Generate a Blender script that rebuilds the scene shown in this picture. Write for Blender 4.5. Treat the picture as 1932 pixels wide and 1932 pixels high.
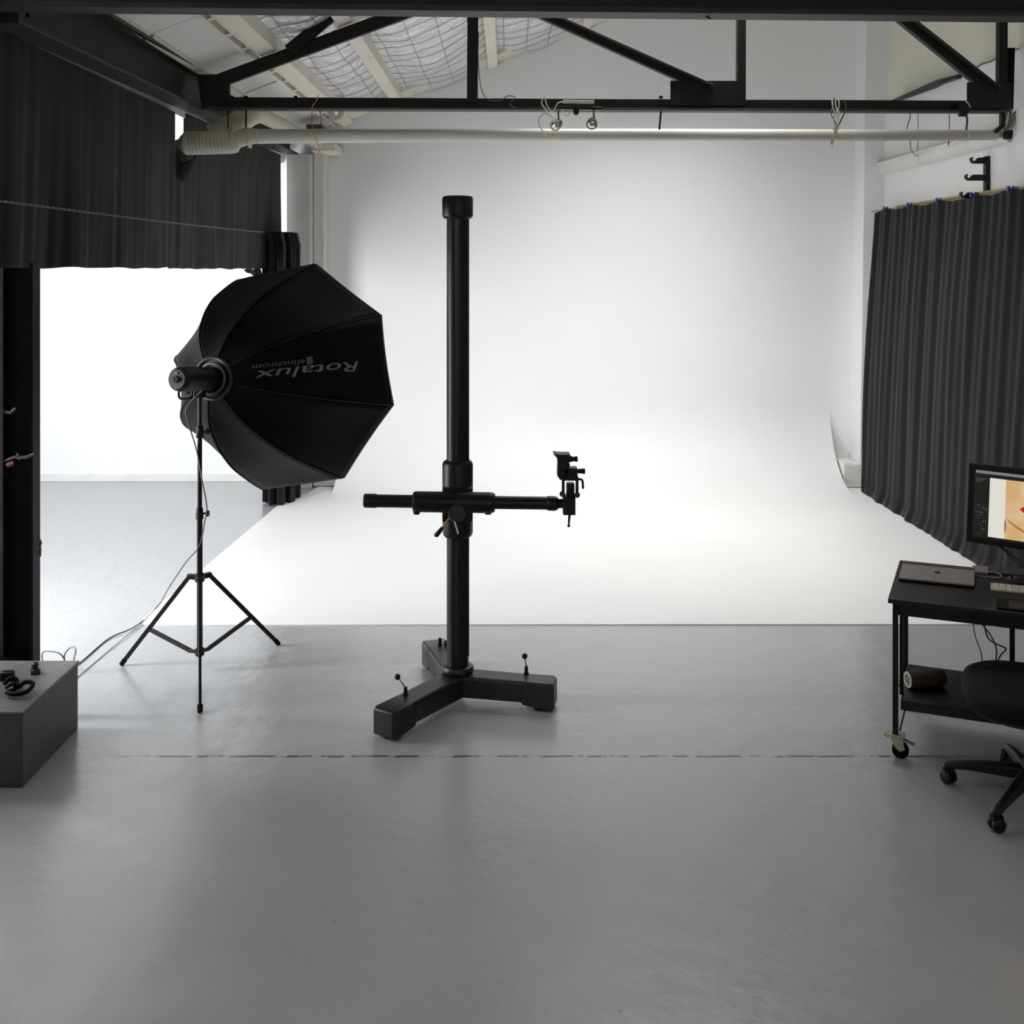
import bpy, math, random
from mathutils import Vector, Matrix, noise
for o in list(bpy.data.objects): bpy.data.objects.remove(o)
S = bpy.context.scene
V = Vector
PI = math.pi
random.seed(7)

# ------------------------------------------------------------------ camera, world, lights, exposure
F, CX, HY, H = 2100.0, 960.0, 507.0, 2.3        # focal length in px, vanishing point, eye height
cd = bpy.data.cameras.new('camera'); cam = bpy.data.objects.new('camera', cd); S.collection.objects.link(cam)
cd.sensor_width = 36; cd.lens = F/1932*36
cd.shift_x = (966-CX)/1932; cd.shift_y = (HY-966)/1932
cd.clip_start = .05; cd.clip_end = 100
cam.location = (0, 0, H); cam.rotation_euler = (PI/2, 0, 0)
S.camera = cam
S.view_settings.view_transform = 'Standard'
S.view_settings.look = 'None'
S.view_settings.gamma = 1
S.view_settings.use_curve_mapping = False
S.view_settings.exposure = 0.45
W = bpy.data.worlds.new('world'); S.world = W; W.use_nodes = True
W.node_tree.nodes['Background'].inputs[0].default_value = (.75, .85, 1, 1)
W.node_tree.nodes['Background'].inputs[1].default_value = .3

def area(name, loc, direction, sx, sy, power, col=(1, 1, 1)):
    l = bpy.data.lights.new(name, 'AREA'); l.shape = 'RECTANGLE'; l.size = sx; l.size_y = sy
    l.energy = power; l.color = col
    o = bpy.data.objects.new(name, l); S.collection.objects.link(o)
    o.location = loc; o.rotation_euler = V(direction).to_track_quat('-Z', 'Y').to_euler()
    return o
# daylight through the open loading door of the side bay; the overhead and rear area lights are added fills
# seen only from inside the bay: the glazed door panel itself gives the light
area('daylight_bay_door', (-3.85, 5.72, 1.5), (.32, 1, -.02), 1.6, 2.2, 345, (.945, .965, 1))
area('daylight_bay_side_window', (-6.05, 9.0, 1.6), (1, 0, 0), 2.4, 2.2, 25, (.93, .96, 1))
area('fill_cyc_overhead', (1.3, 9.4, 4.72), (.06, 0, -1), 3.4, 2.0, 74, (1, .985, .96)).data.spread = math.radians(115)  # invented overhead fill that lifts the cyclorama; the roof has no opening
area('fill_rear', (1.0, -1.7, 2.6), (0, 1, -.05), 4.0, 1.2, 24, (1, .96, .91))  # fill light added behind the camera, no window there

# ------------------------------------------------------------------ helpers
def at(px, py, Y): return V(((px-CX)*Y/F, Y, H+(HY-py)*Y/F))
def gr(px, py, z=0.0):
    Y = (H-z)*F/(py-HY); return V(((px-CX)*Y/F, Y, z))
def X_(px, Y): return (px-CX)*Y/F
def Z_(py, Y): return H+(HY-py)*Y/F

class MB:
    def __init__(s): s.v = []; s.f = []
    def add(s, vs, fs):
        n = len(s.v); s.v += [V(a) for a in vs]; s.f += [tuple(i+n for i in q) for q in fs]; return s
    def box(s, a, b, M=None):
        a, b = V(a), V(b)
        vs = [V((x, y, z)) for z in (a.z, b.z) for y in (a.y, b.y) for x in (a.x, b.x)]
        if M: vs = [M @ q for q in vs]
        return s.add(vs, [(0, 2, 3, 1), (4, 5, 7, 6), (0, 1, 5, 4), (2, 6, 7, 3), (0, 4, 6, 2), (1, 3, 7, 5)])
    def bar(s, p, q, w, h, up=(0, 0, 1)):
        p, q = V(p), V(q); d = (q-p).normalized(); up = V(up)
        sd = d.cross(up)
        if sd.length < 1e-4: sd = d.cross(V((0, 1, 0)))
        sd.normalize(); u = sd.cross(d).normalized()
        vs = [e+sd*a*w/2+u*b*h/2 for e in (p, q) for a, b in ((-1, -1), (1, -1), (1, 1), (-1, 1))]
        return s.add(vs, [(3, 2, 1, 0), (4, 5, 6, 7), (0, 1, 5, 4), (1, 2, 6, 5), (2, 3, 7, 6), (3, 0, 4, 7)])
    def cyl(s, p, q, r0, r1=None, n=20, cap=True):
        return s.rings([(V(p), r0), (V(q), r0 if r1 is None else r1)], n, cap)
    def rings(s, pr, n=20, cap=True):          # straight lathe: list of (centre, radius)
        p0, p1 = pr[0][0], pr[-1][0]; d = (p1-p0).normalized()
        a = d.cross(V((0, 0, 1)))
        if a.length < 1e-3: a = V((1, 0, 0))
        a.normalize(); b = d.cross(a)
        vs = [c+(a*math.cos(2*PI*k/n)+b*math.sin(2*PI*k/n))*r for c, r in pr for k in range(n)]
        fs = [(i*n+k, i*n+(k+1) % n, (i+1)*n+(k+1) % n, (i+1)*n+k) for i in range(len(pr)-1) for k in range(n)]
        if cap: fs += [tuple(reversed(range(n))), tuple((len(pr)-1)*n+k for k in range(n))]
        return s.add(vs, fs)
    def tube(s, pts, r, n=8, closed=False, cap=True, rr=None):
        pts = [V(p) for p in pts]; m = len(pts); vs = []; a = None
        for i, p in enumerate(pts):
            if closed: d = pts[(i+1) % m]-pts[i-1]
            else: d = pts[min(i+1, m-1)]-pts[max(i-1, 0)]
            if d.length < 1e-9: d = V((0, 0, 1))
            d.normalize()
            if a is None:
                a = d.cross(V((0, 0, 1)))
                if a.length < .05: a = d.cross(V((1, 0, 0)))
            a = (a-d*a.dot(d)).normalized(); b = d.cross(a)
            R = rr[i] if rr else r
            vs += [p+(a*math.cos(2*PI*k/n)+b*math.sin(2*PI*k/n))*R for k in range(n)]
        t = m if closed else m-1
        fs = [(i*n+k, i*n+(k+1) % n, ((i+1) % m)*n+(k+1) % n, ((i+1) % m)*n+k) for i in range(t) for k in range(n)]
        if cap and not closed: fs += [tuple(reversed(range(n))), tuple((m-1)*n+k for k in range(n))]
        return s.add(vs, fs)
    def ball(s, c, r, n=12, sz=1.0):
        c = V(c); vs = [c+V((0, 0, -r*sz))]; m = n//2
        for i in range(1, m):
            t = -PI/2+PI*i/m
            vs += [c+V((math.cos(t)*math.cos(2*PI*k/n)*r, math.cos(t)*math.sin(2*PI*k/n)*r, math.sin(t)*r*sz)) for k in range(n)]
        vs.append(c+V((0, 0, r*sz))); L = len(vs)-1
        fs = [(0, 1+(k+1) % n, 1+k) for k in range(n)]
        for i in range(m-2): fs += [(1+i*n+k, 1+i*n+(k+1) % n, 1+(i+1)*n+(k+1) % n, 1+(i+1)*n+k) for k in range(n)]
        fs += [(L, 1+(m-2)*n+k, 1+(m-2)*n+(k+1) % n) for k in range(n)]
        return s.add(vs, fs)
    def prism(s, poly, ext):                   # polygon (3-D points) swept by a vector
        ext = V(ext); n = len(poly); vs = [V(p) for p in poly]+[V(p)+ext for p in poly]
        fs = [tuple(reversed(range(n))), tuple(range(n, 2*n))]+[(k, (k+1) % n, n+(k+1) % n, n+k) for k in range(n)]
        return s.add(vs, fs)
    def grid(s, fn, nu, nv):
        vs = [fn(i/nu, j/nv) for j in range(nv+1) for i in range(nu+1)]
        return s.add(vs, [(j*(nu+1)+i, j*(nu+1)+i+1, (j+1)*(nu+1)+i+1, (j+1)*(nu+1)+i) for j in range(nv) for i in range(nu)])

def root_of(o):
    while o.parent: o = o.parent
    return o
def link(name, me, m, parent=None, bevel=0, smooth=35, solid=0, segs=2):
    o = bpy.data.objects.new(name, me); S.collection.objects.link(o)
    if m: me.materials.append(m)
    if smooth:
        me.polygons.foreach_set('use_smooth', [True]*len(me.polygons))
        me.set_sharp_from_angle(angle=math.radians(smooth))
    if solid:
        md = o.modifiers.new('solid', 'SOLIDIFY'); md.thickness = solid; md.offset = 0
    if bevel:
        md = o.modifiers.new('bevel', 'BEVEL'); md.width = bevel; md.segments = segs; md.limit_method = 'ANGLE'
        md.angle_limit = math.radians(35); md.harden_normals = False
    if parent:
        me.transform(Matrix.Translation(-root_of(parent).location)); o.parent = parent
    return o
def part(name, mb, m, parent=None, label=None, **k):
    me = bpy.data.meshes.new(name); me.from_pydata([tuple(a) for a in mb.v], [], mb.f); me.validate(); me.update()
    import bmesh
    bm = bmesh.new(); bm.from_mesh(me); bmesh.ops.recalc_face_normals(bm, faces=bm.faces); bm.to_mesh(me); bm.free()
    o = link(name, me, m, parent, **k)
    if label: o['label'] = label
    return o
def thing(name, label, cat, loc=(0, 0, 0), group=None):
    o = bpy.data.objects.new(name, None); S.collection.objects.link(o); o.empty_display_size = .1
    o.location = loc; o['label'] = label; o['category'] = cat
    if group: o['group'] = group
    return o
def tag(o, label, cat, group=None):
    o['label'] = label; o['category'] = cat
    if group: o['group'] = group
    return o
def struct(name, mb, m, **k):
    o = part(name, mb, m, None, **k); o['kind'] = 'structure'; return o
def smoothpath(pts, n=6):                      # Catmull-Rom
    P = [V(p) for p in pts]; P = [P[0]*2-P[1]]+P+[P[-1]*2-P[-2]]; out = []
    for i in range(1, len(P)-2):
        for k in range(n):
            t = k/n; a, b, c, d = P[i-1:i+3]
            out.append(.5*((2*b)+(c-a)*t+(2*a-5*b+4*c-d)*t*t+(3*b-a-3*c+d)*t**3))
    return out+[P[-2]]

# ------------------------------------------------------------------ materials
def s2l(c): return tuple(((x/255+.055)/1.055)**2.4 if x > 10 else x/255/12.92 for x in c)
def mat(name, rgb, rough=.6, metal=0, noise_scale=None, var=.12, bump=0, bscale=None, sheen=0, spec=.5, coat=0, bdist=.01, stretch=None, rvar=0):
    m = bpy.data.materials.new(name); m.use_nodes = True; nt = m.node_tree; b = nt.nodes['Principled BSDF']
    c = s2l(rgb)
    b.inputs['Base Color'].default_value = (*c, 1); b.inputs['Roughness'].default_value = rough
    b.inputs['Metallic'].default_value = metal; b.inputs['Specular IOR Level'].default_value = spec
    b.inputs['Sheen Weight'].default_value = sheen; b.inputs['Sheen Roughness'].default_value = .4
    b.inputs['Coat Weight'].default_value = coat
    tc = nt.nodes.new('ShaderNodeTexCoord'); mp = nt.nodes.new('ShaderNodeMapping'); nt.links.new(tc.outputs['Object'], mp.inputs[0])
    if stretch: mp.inputs['Scale'].default_value = stretch
    if noise_scale:
        n = nt.nodes.new('ShaderNodeTexNoise'); n.inputs['Scale'].default_value = noise_scale; n.inputs['Detail'].default_value = 6
        nt.links.new(mp.outputs[0], n.inputs['Vector'])
        r = nt.nodes.new('ShaderNodeValToRGB'); r.color_ramp.elements[0].position = .3; r.color_ramp.elements[1].position = .7
        r.color_ramp.elements[0].color = (*[x*(1-var) for x in c], 1); r.color_ramp.elements[1].color = (*[min(1, x*(1+var)) for x in c], 1)
        nt.links.new(n.outputs[0], r.inputs[0]); nt.links.new(r.outputs[0], b.inputs['Base Color'])
        if rvar:
            mr = nt.nodes.new('ShaderNodeMapRange'); mr.inputs['To Min'].default_value = rough-rvar; mr.inputs['To Max'].default_value = rough+rvar
            nt.links.new(n.outputs[0], mr.inputs[0]); nt.links.new(mr.outputs[0], b.inputs['Roughness'])
    if bump:
        n = nt.nodes.new('ShaderNodeTexNoise'); n.inputs['Scale'].default_value = bscale or 40; n.inputs['Detail'].default_value = 5
        nt.links.new(mp.outputs[0], n.inputs['Vector'])
        bp = nt.nodes.new('ShaderNodeBump'); bp.inputs['Strength'].default_value = bump; bp.inputs['Distance'].default_value = bdist
        nt.links.new(n.outputs[0], bp.inputs['Height']); nt.links.new(bp.outputs[0], b.inputs['Normal'])
    return m
M = {}
M['white'] = mat('white_paint', (234, 234, 234), .55, noise_scale=1.1, var=.02, bump=.25, bscale=9, bdist=.01)
M['white2'] = mat('old_white_paint', (224, 223, 220), .6, noise_scale=3, var=.05, bump=.4, bscale=14, bdist=.012)
M['cyc'] = mat('cyc_paint', (237, 237, 237), .5, noise_scale=.9, var=.02, bump=.12, bscale=6, bdist=.008, spec=.35)
M['cream'] = mat('cream_sheet', (222, 220, 204), .7, noise_scale=1.6, var=.05, bump=.3, bscale=5)
M['timber'] = mat('painted_timber', (232, 228, 216), .6, noise_scale=5, var=.08, bump=.3, bscale=30, stretch=(1, .2, 1))
M['board'] = mat('ceiling_board', (232, 231, 227), .6, noise_scale=2.5, var=.05, bump=.2, bscale=10)
M['raw'] = mat('raw_timber', (176, 160, 112), .7, noise_scale=8, var=.2, stretch=(1, .15, 1))
M['foil'] = mat('foil_insulation', (238, 238, 240), .36, metal=.55, noise_scale=3, var=.05, bump=1.0, bscale=9, bdist=.06)
M['steel'] = mat('black_painted_steel', (20, 18, 16), .5, noise_scale=6, var=.3, bump=.15, bscale=60, spec=.3)
M['steelb'] = mat('brown_black_steel', (42, 38, 34), .55, noise_scale=4, var=.25, bump=.2, bscale=50)
M['black'] = mat('black_metal', (11, 10, 10), .38, bump=.05, bscale=120, spec=.3)
M['blackm'] = mat('matt_black', (9, 8, 8), .8, noise_scale=12, var=.3, spec=.15)
M['castiron'] = mat('dark_cast_iron', (27, 25, 23), .38, noise_scale=14, var=.15, bump=.1, bscale=90)
M['plastic'] = mat('black_plastic', (13, 13, 14), .45, spec=.3)
M['nylon'] = mat('black_nylon', (6, 6, 7), .6, bump=.12, bscale=14, bdist=.01, spec=.1)
M['seam'] = mat('nylon_seam', (26, 25, 25), .6, spec=.2)
M['silver'] = mat('silver_lining', (200, 200, 205), .35, metal=.8)
M['diff'] = mat('white_diffuser', (225, 225, 228), .8)
M['print'] = mat('grey_print', (118, 116, 104), .6)
M['print2'] = mat('dim_grey_print', (88, 85, 80), .6)
M['drape'] = mat('black_drape', (30, 27, 25), .85, noise_scale=1.2, var=.15, bump=.1, bscale=8, sheen=.15, spec=.2)
M['drape2'] = mat('black_velvet', (24, 22, 27), .85, noise_scale=1.5, var=.15, sheen=.12, spec=.15)
M['pipe'] = mat('pvc_pipe', (190, 188, 178), .4, noise_scale=6, var=.06, stretch=(.2, 1, 1))
M['duct'] = mat('flexible_duct', (188, 185, 168), .5, noise_scale=8, var=.08, bump=.3, bscale=30)
M['rope'] = mat('rope', (120, 116, 104), .8)
M['cablew'] = mat('white_cable', (190, 186, 172), .5)
M['cableo'] = mat('orange_cord', (196, 140, 60), .6)
M['cableg'] = mat('grey_cable', (70, 68, 66), .5)
M['cableb'] = mat('black_cable', (22, 21, 21), .45)
M['plinth'] = mat('grey_plinth_paint', (60, 62, 66), .5, noise_scale=3, var=.08, bump=.2, bscale=25)
M['plinthtop'] = mat('worn_plinth_top', (94, 94, 90), .4, noise_scale=18, var=.18, bump=.2, bscale=40)
M['desk'] = mat('black_desktop', (24, 22, 22), .4, spec=.35, noise_scale=3, var=.2)
M['alu'] = mat('space_grey_aluminium', (140, 132, 129), .45, metal=.3)
M['keyw'] = mat('white_keys', (214, 212, 196), .5)
M['chrome'] = mat('chrome', (210, 210, 205), .15, metal=1)
M['bronze'] = mat('aged_metal', (120, 112, 96), .35, metal=.8)
M['zinc'] = mat('zinc_plated', (165, 162, 140), .4, metal=.6)
M['foam'] = mat('brown_roll', (64, 54, 42), .9, bump=.4, bscale=60)
M['paper'] = mat('pale_roll_end', (196, 190, 182), .8)
M['red'] = mat('red_rubber', (90, 14, 12), .5)
M['blue'] = mat('blue_clip', (52, 70, 160), .45)
M['seat'] = mat('black_upholstery', (12, 12, 13), .8, bump=.2, bscale=160, spec=.2)
M['yellow'] = mat('yellow_lever', (170, 130, 50), .5)
M['glass'] = mat('screen_glass', (8, 8, 8), .25)

# painted concrete floor: worn paint, one cracked joint, scuffs
def floor_mat():
    m = bpy.data.materials.new('grey_painted_concrete'); m.use_nodes = True; nt = m.node_tree; N = nt.nodes; L = nt.links
    b = N['Principled BSDF']; tc = N.new('ShaderNodeTexCoord')
    def noi(scale, det=6, st=(1, 1, 1), ro=.5):
        mp = N.new('ShaderNodeMapping'); mp.inputs['Scale'].default_value = st; L.new(tc.outputs['Object'], mp.inputs[0])
        n = N.new('ShaderNodeTexNoise'); n.inputs['Scale'].default_value = scale; n.inputs['Detail'].default_value = det
        n.inputs['Roughness'].default_value = ro; L.new(mp.outputs[0], n.inputs['Vector']); return n.outputs[0]
    def mth(op, a, c, cl=False):
        q = N.new('ShaderNodeMath'); q.operation = op; q.use_clamp = cl
        for i, x in enumerate((a, c)):
            if isinstance(x, (int, float)): q.inputs[i].default_value = x
            else: L.new(x, q.inputs[i])
        return q.outputs[0]
    def mix(fac, a, c):
        q = N.new('ShaderNodeMix'); q.data_type = 'RGBA'
        L.new(fac, q.inputs['Factor'])
        for s, x in (('A', a), ('B', c)):
            i = [k for k in q.inputs if k.name == s and k.type == 'RGBA'][0]
            if isinstance(x, tuple): i.default_value = (*x, 1)
            else: L.new(x, i)
        return [k for k in q.outputs if k.type == 'RGBA'][0]
    n1 = noi(.8, 5); n2 = noi(7, 7, (1, 1, 1), .6)
    col = mix(n1, s2l((165, 168, 172)), s2l((178, 179, 179)))
    col = mix(mth('MULTIPLY', n2, .3, True), col, s2l((158, 158, 156)))
    sp = N.new('ShaderNodeSeparateXYZ'); L.new(tc.outputs['Object'], sp.inputs[0])
    # joint at y = 5.25
    wob = mth('MULTIPLY', mth('SUBTRACT', noi(9, 3, (1, 0, 0)), .5), .022)
    d = mth('ABSOLUTE', mth('SUBTRACT', mth('ADD', sp.outputs['Y'], wob), 5.25), 0)
    line = mth('MULTIPLY', mth('SUBTRACT', .012, d), 260, True)
    brk = mth('MULTIPLY', mth('SUBTRACT', noi(14, 4, (1, .1, 0)), .40), 9, True)
    rng = mth('MULTIPLY', mth('MULTIPLY', mth('ADD', sp.outputs['X'], 1.95), 3, True), mth('MULTIPLY', mth('SUBTRACT', 2.3, sp.outputs['X']), 3, True))
    faint = mth('MULTIPLY', mth('SUBTRACT', .006, d), 60, True)
    lf = mth('MAXIMUM', mth('MULTIPLY', mth('MULTIPLY', line, brk), mth('MULTIPLY', rng, .92)), faint)
    col = mix(lf, col, s2l((48, 40, 33)))
    # chips
    vo = N.new('ShaderNodeTexVoronoi'); vo.inputs['Scale'].default_value = 3.2; L.new(tc.outputs['Object'], vo.inputs['Vector'])
    chip = mth('MULTIPLY', mth('SUBTRACT', .030, vo.outputs['Distance']), 120, True)
    col = mix(mth('MULTIPLY', chip, .55), col, s2l((105, 100, 92)))
    L.new(col, b.inputs['Base Color'])
    b.inputs['Roughness'].default_value = .30
    b.inputs['Specular IOR Level'].default_value = .6; b.inputs['Coat Weight'].default_value = .5; b.inputs['Coat Roughness'].default_value = .2
    hgt = mth('ADD', mth('MULTIPLY', noi(5, 3, (1, 1, 1), .5), 1.0), mth('MULTIPLY', noi(22, 3), .22))
    hgt = mth('SUBTRACT', hgt, mth('MULTIPLY', chip, .25))
    bp = N.new('ShaderNodeBump'); bp.inputs['Strength'].default_value = .6; bp.inputs['Distance'].default_value = .014
    L.new(hgt, bp.inputs['Height']); L.new(bp.outputs[0], b.inputs['Normal'])
    return m
M['floor'] = floor_mat()

# ------------------------------------------------------------------ setting
YB = 12.05                                       # back wall
XR = 3.95                                        # right wall
struct('floor', MB().box((-6.1, -2, -.1), (4.1, 12.3, 0)), M['floor'], smooth=0)
struct('wall_back', MB().box((-6.1, YB, 0), (4.1, YB+.15, 5.9)), M['cyc'], smooth=0)
# cyclorama: thin painted slab and the plaster cove up to the wall
c = MB()
slab = [(-2.40, 7.18), (3.94, 7.18), (3.94, YB), (-1.95, YB), (-2.05, 11.4), (-2.235, 10.9)]
c.prism([(x, y, 0.0) for x, y in slab], (0, 0, .008))
struct('floor_cyclorama', c, M['cyc'], bevel=.002)
c = MB(); R1, R2, n = .88, .80, 20
TT = [PI/2*k/n for k in range(n+1)]
front = [(YB-.0004-R1+R1*math.sin(q), .0081+R2*(1-math.cos(q))) for q in TT]
backs = [(y+.012*math.sin(a), z-.010*math.cos(a)) for (y, z), a in zip(front, TT)]
poly = front+backs[::-1]
c.prism([(-1.80, y, z) for y, z in poly], (5.28, 0, 0))
struct('wall_cove', c, M['cyc'], smooth=25)
# plinths and pillars at both ends of the cyclorama
c = MB(); lean = .075
c.add([(3.69, 11.7, .25), (3.95, 11.7, .25), (3.95, YB, .25), (3.69, YB, .25), (3.69+lean, 11.7, 5.6), (4.06, 11.7, 5.6), (4.06, YB, 5.6), (3.69+lean, YB, 5.6)],
      [(0, 1, 2, 3), (4, 5, 6, 7), (0, 1, 5, 4), (1, 2, 6, 5), (2, 3, 7, 6), (3, 0, 4, 7)])
struct('trim_1', c, M['white'], bevel=.006)
struct('trim_2', MB().box((3.50, 11.64, 0.014), (3.78, YB, .25)).box((3.50, 11.66, .25), (3.6, YB, .262)), M['white2'], bevel=.008)
struct('trim_3', MB().box((-2.32, 11.62, .0), (-2.07, YB, 3.50)), M['white2'], bevel=.006)
struct('trim_4', MB().box((-2.055, 11.72, .0), (-1.95, YB, 3.52)).cyl((-2.062, 11.70, .3), (-2.062, 11.70, 3.5), .006, n=8), M['white2'], bevel=.008)
struct('trim_5', MB().box((-2.06, 11.7, .014), (-1.74, YB, .16)), M['white2'], bevel=.008)
# right wall: lower wall with ledge, moulding, upper wall set back
struct('wall_right', MB().box((XR, -2, 0), (XR+.15, 12.2, 4.0)), M['white'], smooth=0)
struct('wall_right_upper', MB().box((XR+.07, -2, 4.0), (XR+.2, 12.2, 6.4)), M['cream'], smooth=0)
c = MB(); mo = [(0, 0), (-.025, .0), (-.05, .03), (-.055, .09), (-.075, .10), (-.075, .118), (0, .118)]
c.prism([(XR+a, 8.75, 3.295+b) for a, b in mo], (0, 2.98, 0))
struct('trim_6', c, M['white2'])
struct('trim_7', MB().box((XR-.077, 8.75, 3.4132), (XR, 11.72, 3.420)), M['raw'], smooth=0)
# left wall is the black end wall towards the camera, then open to the side bay
struct('wall_left', MB().box((-3.5, -2, 0), (-3.35, 4.7, 4.2)), M['white2'], smooth=0)
struct('wall_rear', MB().box((-3.5, -2.15, 0), (4.1, -2, 6.4)), M['white2'], smooth=0)
struct('wall_bay_left', MB().box((-6.25, 5.2, 0), (-6.1, 12.2, 4.6)), M['white'], smooth=0)
struct('wall_bay_front', MB().box((-6.1, 5.67, 0), (-2.6, 5.70, 4.5)), M['white2'], smooth=0)  # unseen bay wall, run on to keep door light off the plinth
struct('wall_left_light_stop', MB().box((-2.50, 4.7, 3.44), (-2.455, YB, 4.5)), M['white2'], smooth=0)  # unseen board added to stop bay light leaking above the curtains
struct('ceiling_bay', MB().box((-6.25, 5.2, 4.5), (-2.45, 12.2, 4.6)), M['white2'], smooth=0)
struct('baseboard_back', MB().box((-6.1, YB-.02, 0.0), (-2.33, YB, .075)), M['white2'], bevel=.004)

# roof rising to the right, with boards, purlins, foil and wire mesh
def roofz(x): return 3.72+.39*(x+2.23)
c = MB(); c.prism([(-2.45, -2, roofz(-2.45)+.16), (4.15, -2, roofz(4.15)+.16), (4.15, -2, roofz(4.15)+.26), (-2.45, -2, roofz(-2.45)+.26)], (0, 14.2, 0))
roof = struct('ceiling', c, M['board'], smooth=0)
def slab_on_roof(x0, x1, y0, y1, top, bot):
    return MB().prism([(x0, y0, roofz(x0)+bot), (x1, y0, roofz(x1)+bot), (x1, y0, roofz(x1)+top), (x0, y0, roofz(x0)+top)], (0, y1-y0, 0))
for i, (a, b) in enumerate([(4.45, 6.83), (6.85, 9.19), (9.215, 11.56), (11.58, 12.04)]):
    part('panel', slab_on_roof(-2.24, -1.90, a, b, .03, .008+.004*(i % 2)), M['board'], roof, bevel=.003)
    part('lining_strip', slab_on_roof(-2.245, -2.19, a+.02, b-.02, .007, -.008), M['cream'], roof)
part('batten', slab_on_roof(-1.895, -1.872, 4.4, 12.04, .03, -.02), M['timber'], roof)
part('batten', slab_on_roof(-1.835, -1.812, 4.4, 12.04, .03, -.02), M['timber'], roof)
for k in range(16):
    part('block', slab_on_roof(-1.872, -1.835, 4.6+k*.46, 4.66+k*.46, .02, -.015), M['timber'], roof)
PX = [(-1.79, -1.68), (-1.235, -1.135), (-.22, -.12), (.77, .87), (1.75, 1.85), (2.8, 2.9)]
for a, b in PX:
    part('purlin', slab_on_roof(a, b, -1.9, 12.04, .16, -.06), M['timber'], roof, bevel=.004)
def sag(x, y, x0, x1):
    t = (x-x0)/(x1-x0)
    w = noise.noise(V((x*2.2, y*1.7, 3)))*.045+noise.noise(V((x*6, y*5, 8)))*.014
    return V((x, y, roofz(x)+.05-.10*4*t*(1-t)*(x1-x0)+w*min(1, 8*t, 8*(1-t))))
bays = [(-1.68, -1.235), (-1.135, -.22), (-.12, .77), (.87, 1.75), (1.85, 2.8), (2.9, 4.0)]
for bi, (a, b) in enumerate(bays):
    if bi < 4:
        part('foil_sheet', MB().grid(lambda u, v: sag(a+(b-a)*u, 4.2+7.83*v, a, b), 16, 110), M['foil'] if bi < 2 else M['foil'], roof)
        c = MB(); k = 1
        x = a+.07
        while x < b-.03:
            c.tube([sag(x, 4.4+7.6*j/60, a, b)-V((0, 0, .006)) for j in range(61)], .0022, 4); x += .235
        y = 4.5
        while y < 12:
            c.tube([sag(a+(b-a)*j/10, y, a, b)-V((0, 0, .006)) for j in range(11)], .0022, 4); y += .30
        o = part('wire_mesh', c, M['bronze'], roof); o['kind'] = 'stuff'
        part('lining_strip', slab_on_roof(a, b, 11.62, 12.04, .05, -.012), M['cream'], roof)
    else:
        part('panel', slab_on_roof(a, b, -1.9, 12.04, .05, .0), M['board'], roof)

# ------------------------------------------------------------------ steelwork
def ibeam_y(x0, x1, y0, y1, z0, z1, dz, t=.016, web=.012):
    """I-beam running along y, rising by dz"""
    xm = x0+.055
    def pr(xa, xb, za, zb): return MB().prism([(xa, y0, za), (xb, y0, za), (xb, y0, zb), (xa, y0, zb)], (0, y1-y0, dz))
    return pr(x0, x1, z0, z0+t), pr(xm, xm+web, z0+t, z1-t), pr(x0+.03, x1, z1-t, z1)
t = thing('steel_beam', 'long dark steel I-beam running back from the upper left corner above the black curtains', 'beam', (-2.28, 8.3, 3.42))
a, b_, c_ = ibeam_y(-2.36, -2.20, 4.98, 11.66, 3.405, 3.70, .09)
part('bottom_flange', a, M['steelb'], t, bevel=.003); part('web', b_, M['steel'], t); part('top_flange', c_, M['steelb'], t, bevel=.003)
part('end_plate', MB().box((-2.37, 4.97, 3.40), (-2.19, 4.985, 3.71)), M['steel'], t)
c = MB()
for (px, py, Y) in ((58, 30, 5.0), (17, 48, 5.05)): c.cyl(V((-2.19, Y, 3.45+.1*(px > 40))), V((-2.17, Y, 3.45+.1*(px > 40))), .012, n=6)
part('bolt', c, M['black'], t)

t = thing('steel_beam', 'dark steel beam crossing the whole picture along its top edge', 'beam', (.7, 5.0, 3.44))
def cross(px, py):                               # nearer cross beam, slightly turned
    Y = 4.9+.22*(px-180)/1752; return at(px, py, Y)
A, B = V((-3.3, 4.85, 3.440)), V((3.94, 5.16, 3.440))
part('bottom_flange', MB().bar(A+V((0, 0, .006)), B+V((0, 0, .006)), .13, .012), M['steelb'], t, bevel=.002)
part('web', MB().bar(A+V((0, 0, .082)), B+V((0, 0, .082)), .012, .14), M['steel'], t)
part('top_flange', MB().bar(A+V((0, 0, .158)), B+V((0, 0, .158)), .13, .012), M['steelb'], t, bevel=.002)
part('lower_lip', MB().bar(A+V((0, -.06, .018)), B+V((0, -.06, .018)), .010, .012), M['castiron'], t)
part('hook', MB().tube(smoothpath([at(1318, 20, 5.03), at(1322, 27, 5.03), at(1330, 30, 5.03), at(1336, 33, 5.03), at(1341, 36, 5.03)]), .004, 6), M['black'], t)

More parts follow.
